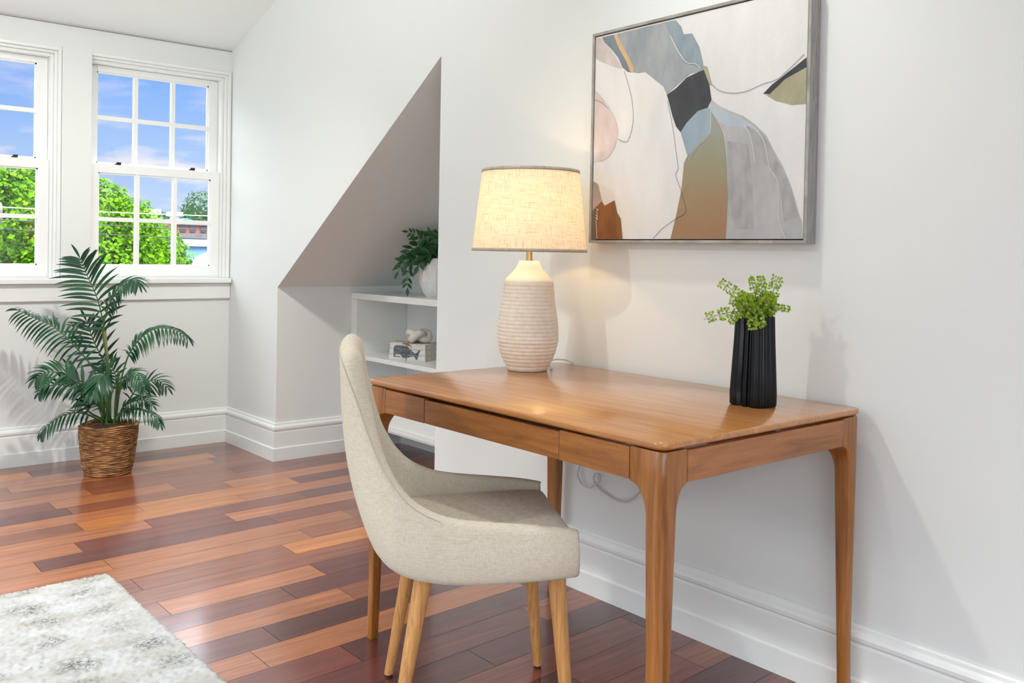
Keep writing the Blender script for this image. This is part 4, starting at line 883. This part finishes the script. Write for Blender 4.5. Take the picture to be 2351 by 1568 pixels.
m = MB(); m.box(-60, 140, 8, 190, GZ - .1, GZ); gr_ = m.build('ground', mat('street_ground', lin(120, 122, 116), .9, col2=lin(90, 110, 70), nscale=.4)); tag(gr_, kind='structure')
tree('maple_tree', 'leafy maple filling the lower panes of the left window', .9, 16.5, GZ, 2.7, [(.2, 16.4, 1.35, 1.0), (.85, 16.2, 1.55, 1.0), (1.6, 16.4, 1.75, .85), (.4, 16.2, .2, 1.2), (1.5, 16.0, .3, 1.1), (-.6, 16.6, .8, 1.2), (1.1, 16.2, -1.0, 1.5), (-.2, 16.4, -1.2, 1.5), (.6, 16.3, 2.15, .45), (1.25, 16.3, 2.15, .42)], 30000, .048, G1)
tree('maple_tree', 'bright green maple rising into the left panes of the right window', 3.9, 20.2, GZ, 2.6, [(3.2, 20, 1.6, .85), (3.9, 20, 1.55, .75), (3.5, 20.1, 2.05, .55), (2.6, 20.2, 1.2, 1.2), (3.5, 19.8, .6, 1.1), (4.5, 19.9, .9, .75), (2.6, 20, -.3, 1.4), (4.0, 19.6, -.4, 1.2), (3.2, 19.8, -1.6, 1.5), (3.3, 20.4, 2.45, .3)], 32000, .05, G1)
tree('small_maple_tree', 'rounded yellow-green maple in the middle panes of the right window', 5.6, 22.6, GZ, 2.0, [(5.0, 22.4, 1.45, .62), (5.35, 22.4, 1.05, .75), (5.7, 22.3, .55, .6), (5.0, 22.2, .3, 1.0), (5.8, 22.2, -.1, .7), (5.2, 22.1, -1.0, 1.1), (4.9, 22.5, 1.75, .35)], 20000, .05, G1, .15)
tree('dark_tree', 'taller dark green tree top standing behind the bright maple', 4.95, 27, GZ, 3.4, [(4.55, 27, 3.05, .42), (4.95, 27, 2.6, .45), (5.35, 27.1, 2.15, .55), (5.9, 27.1, 2.0, .55), (5.2, 27.2, 1.4, .9), (6.4, 27.2, 1.5, .6), (5.3, 27, .2, 1.2)], 12000, .055, G2, .16)
ridge = [(17.0, 62, 2.6, 1.9), (21.6, 70, 2.3, 1.9), (20.6, 60, 2.2, 1.2), (27.5, 76, 4.2, 2.0), (22.6, 58, 3.0, 1.2), (35.0, 84, 5.4, 2.4), (14.4, 68, 3.3, 1.9), (20.5, 76, 3.4, 2.0)]
for i, (x, y, z_, r_) in enumerate(ridge):
    lbl = 'distant dark green tree on the skyline above the rooftops'
    tree('distant_tree', lbl, x, y, GZ, z_, [(x, y, z_, r_), (x - r_ * .5, y - .3, z_ - .8, r_ * .7), (x + r_ * .5, y - .3, z_ - .7, r_ * .7), (x, y - .4, z_ - 2.2, r_)], 4500, .12, G3, .3, 'distant trees on the skyline')
# buildings
BRICK = mat('red_brick', lin(142, 78, 62), .9, col2=lin(160, 98, 80), nscale=3); SHG = mat('grey_shingles', lin(84, 80, 86), .9, col2=lin(112, 106, 110), nscale=9); PALE = mat('pale_siding', lin(150, 156, 174), .8); BLUS = mat('blue_siding', lin(104, 150, 190), .8)
WHT = mat('white_render', lin(206, 208, 212), .8); TEAL = mat('teal_roof', lin(40, 170, 160), .6); WINB = mat('dark_window', lin(60, 66, 74), .3); TAN = mat('tan_render', lin(190, 170, 150), .8)
def bld(name, label, x0, x1, y0, y1, z1, mt_, roof=None, rh=0, wins=()):
    t_ = thing(name, label, 'building', ((x0 + x1) / 2, (y0 + y1) / 2, GZ))
    MB().box(x0, x1, y0, y1, GZ, z1).build('wall', mt_, t_)
    if roof:
        m = MB(); o_ = .15
        if rh: m.prism([(x0 - o_, y0 - o_, z1), (x1 + o_, y0 - o_, z1), ((x0 + x1) / 2, y0 - o_, z1 + rh)], (0, y1 - y0 + 2 * o_, 0))
        else: m.box(x0 - o_, x1 + o_, y0 - o_, y1 + o_, z1, z1 + .22)
        m.build('roof', roof, t_)
    for (a, b, c, d) in wins: MB().box(a, b, y0 - .06, y0 + .02, c, d).build('window', WINB, t_)
    return t_
bld('brick_building', 'low red brick building with a grey band seen in the right panes', 14.0, 18.5, 46, 49, 2.30, BRICK, SHG, 0, [(14.55, 14.85, 1.95, 2.25), (15.05, 15.35, 1.95, 2.25), (15.6, 15.9, 1.95, 2.25)])
bld('shed_building', 'grey shingled lean-to in front of the brick building', 14.3, 17.6, 43.5, 45.2, 1.62, PALE, SHG, 0)
bld('white_stair_tower', 'small white stair tower left of the middle mullion', 13.30, 13.75, 47, 48, 2.86, WHT, WHT, 0)
bld('white_stair_tower', 'small white stair tower right of the middle mullion', 15.40, 15.72, 49.3, 49.85, 2.85, WHT, WHT, 0)
bld('teal_roof_building', 'distant building with a bright teal roof', 15.6, 17.2, 50, 53, 2.45, WHT, TEAL, .32)
bld('tan_house', 'small tan house below the skyline trees', 14.2, 15.2, 52, 55, 2.9, TAN, SHG, .35, [(14.4, 14.6, 2.5, 2.75), (14.8, 15.0, 2.5, 2.75)])
bld('blue_house', 'pale blue house with a white fascia in the lower right pane', 8.95, 12.0, 30, 34, 1.20, BLUS, WHT, 0, [(9.9, 10.2, .4, .8)])
bld('gabled_house', 'grey gabled roof at the bottom of the right window', 8.3, 10.9, 26.0, 28.5, .60, PALE, SHG, .62)
# utility pole and overhead wires
GPM = mat('grey_pole', lin(150, 144, 134), .9, col2=lin(110, 104, 98), nscale=6)
pt = thing('utility_pole', 'weathered grey utility pole top at the left edge of the left window', 'pole', (-.33, 10, GZ))
MB().tube([(-.40, 10, GZ), (-.40, 10, 1.62)], .085, 12).build('pole', GPM, pt, smooth=True)
m = MB(); m.lathe([(.0, 0), (.03, 0), (.045, .03), (.045, .18), (.03, .21), (0, .22)], (-.325, 9.94, 1.33), 16); m.build('insulator', GPM, pt, smooth=True)
for nm, za, zb, mt_ in (('white', 1.492, 1.522, mat('pale_cable', lin(206, 210, 206), .6)), ('upper dark', 1.372, 1.368, mat('dark_cable', lin(56, 60, 58), .6)), ('lower dark', 1.285, 1.268, None)):
    mt_ = mt_ or bpy.data.materials['dark_cable']
    pts = [(-.33 + 4.5 * k / 12, 9.85, za + (zb - za) * k / 5.6 - .03 * math.sin(PI * k / 12)) for k in range(13)]
    o_ = MB().tube(pts, .0055, 6).build('overhead_cable', mt_, smooth=True); tag(o_, nm + ' overhead cable crossing in front of the trees', 'cable')
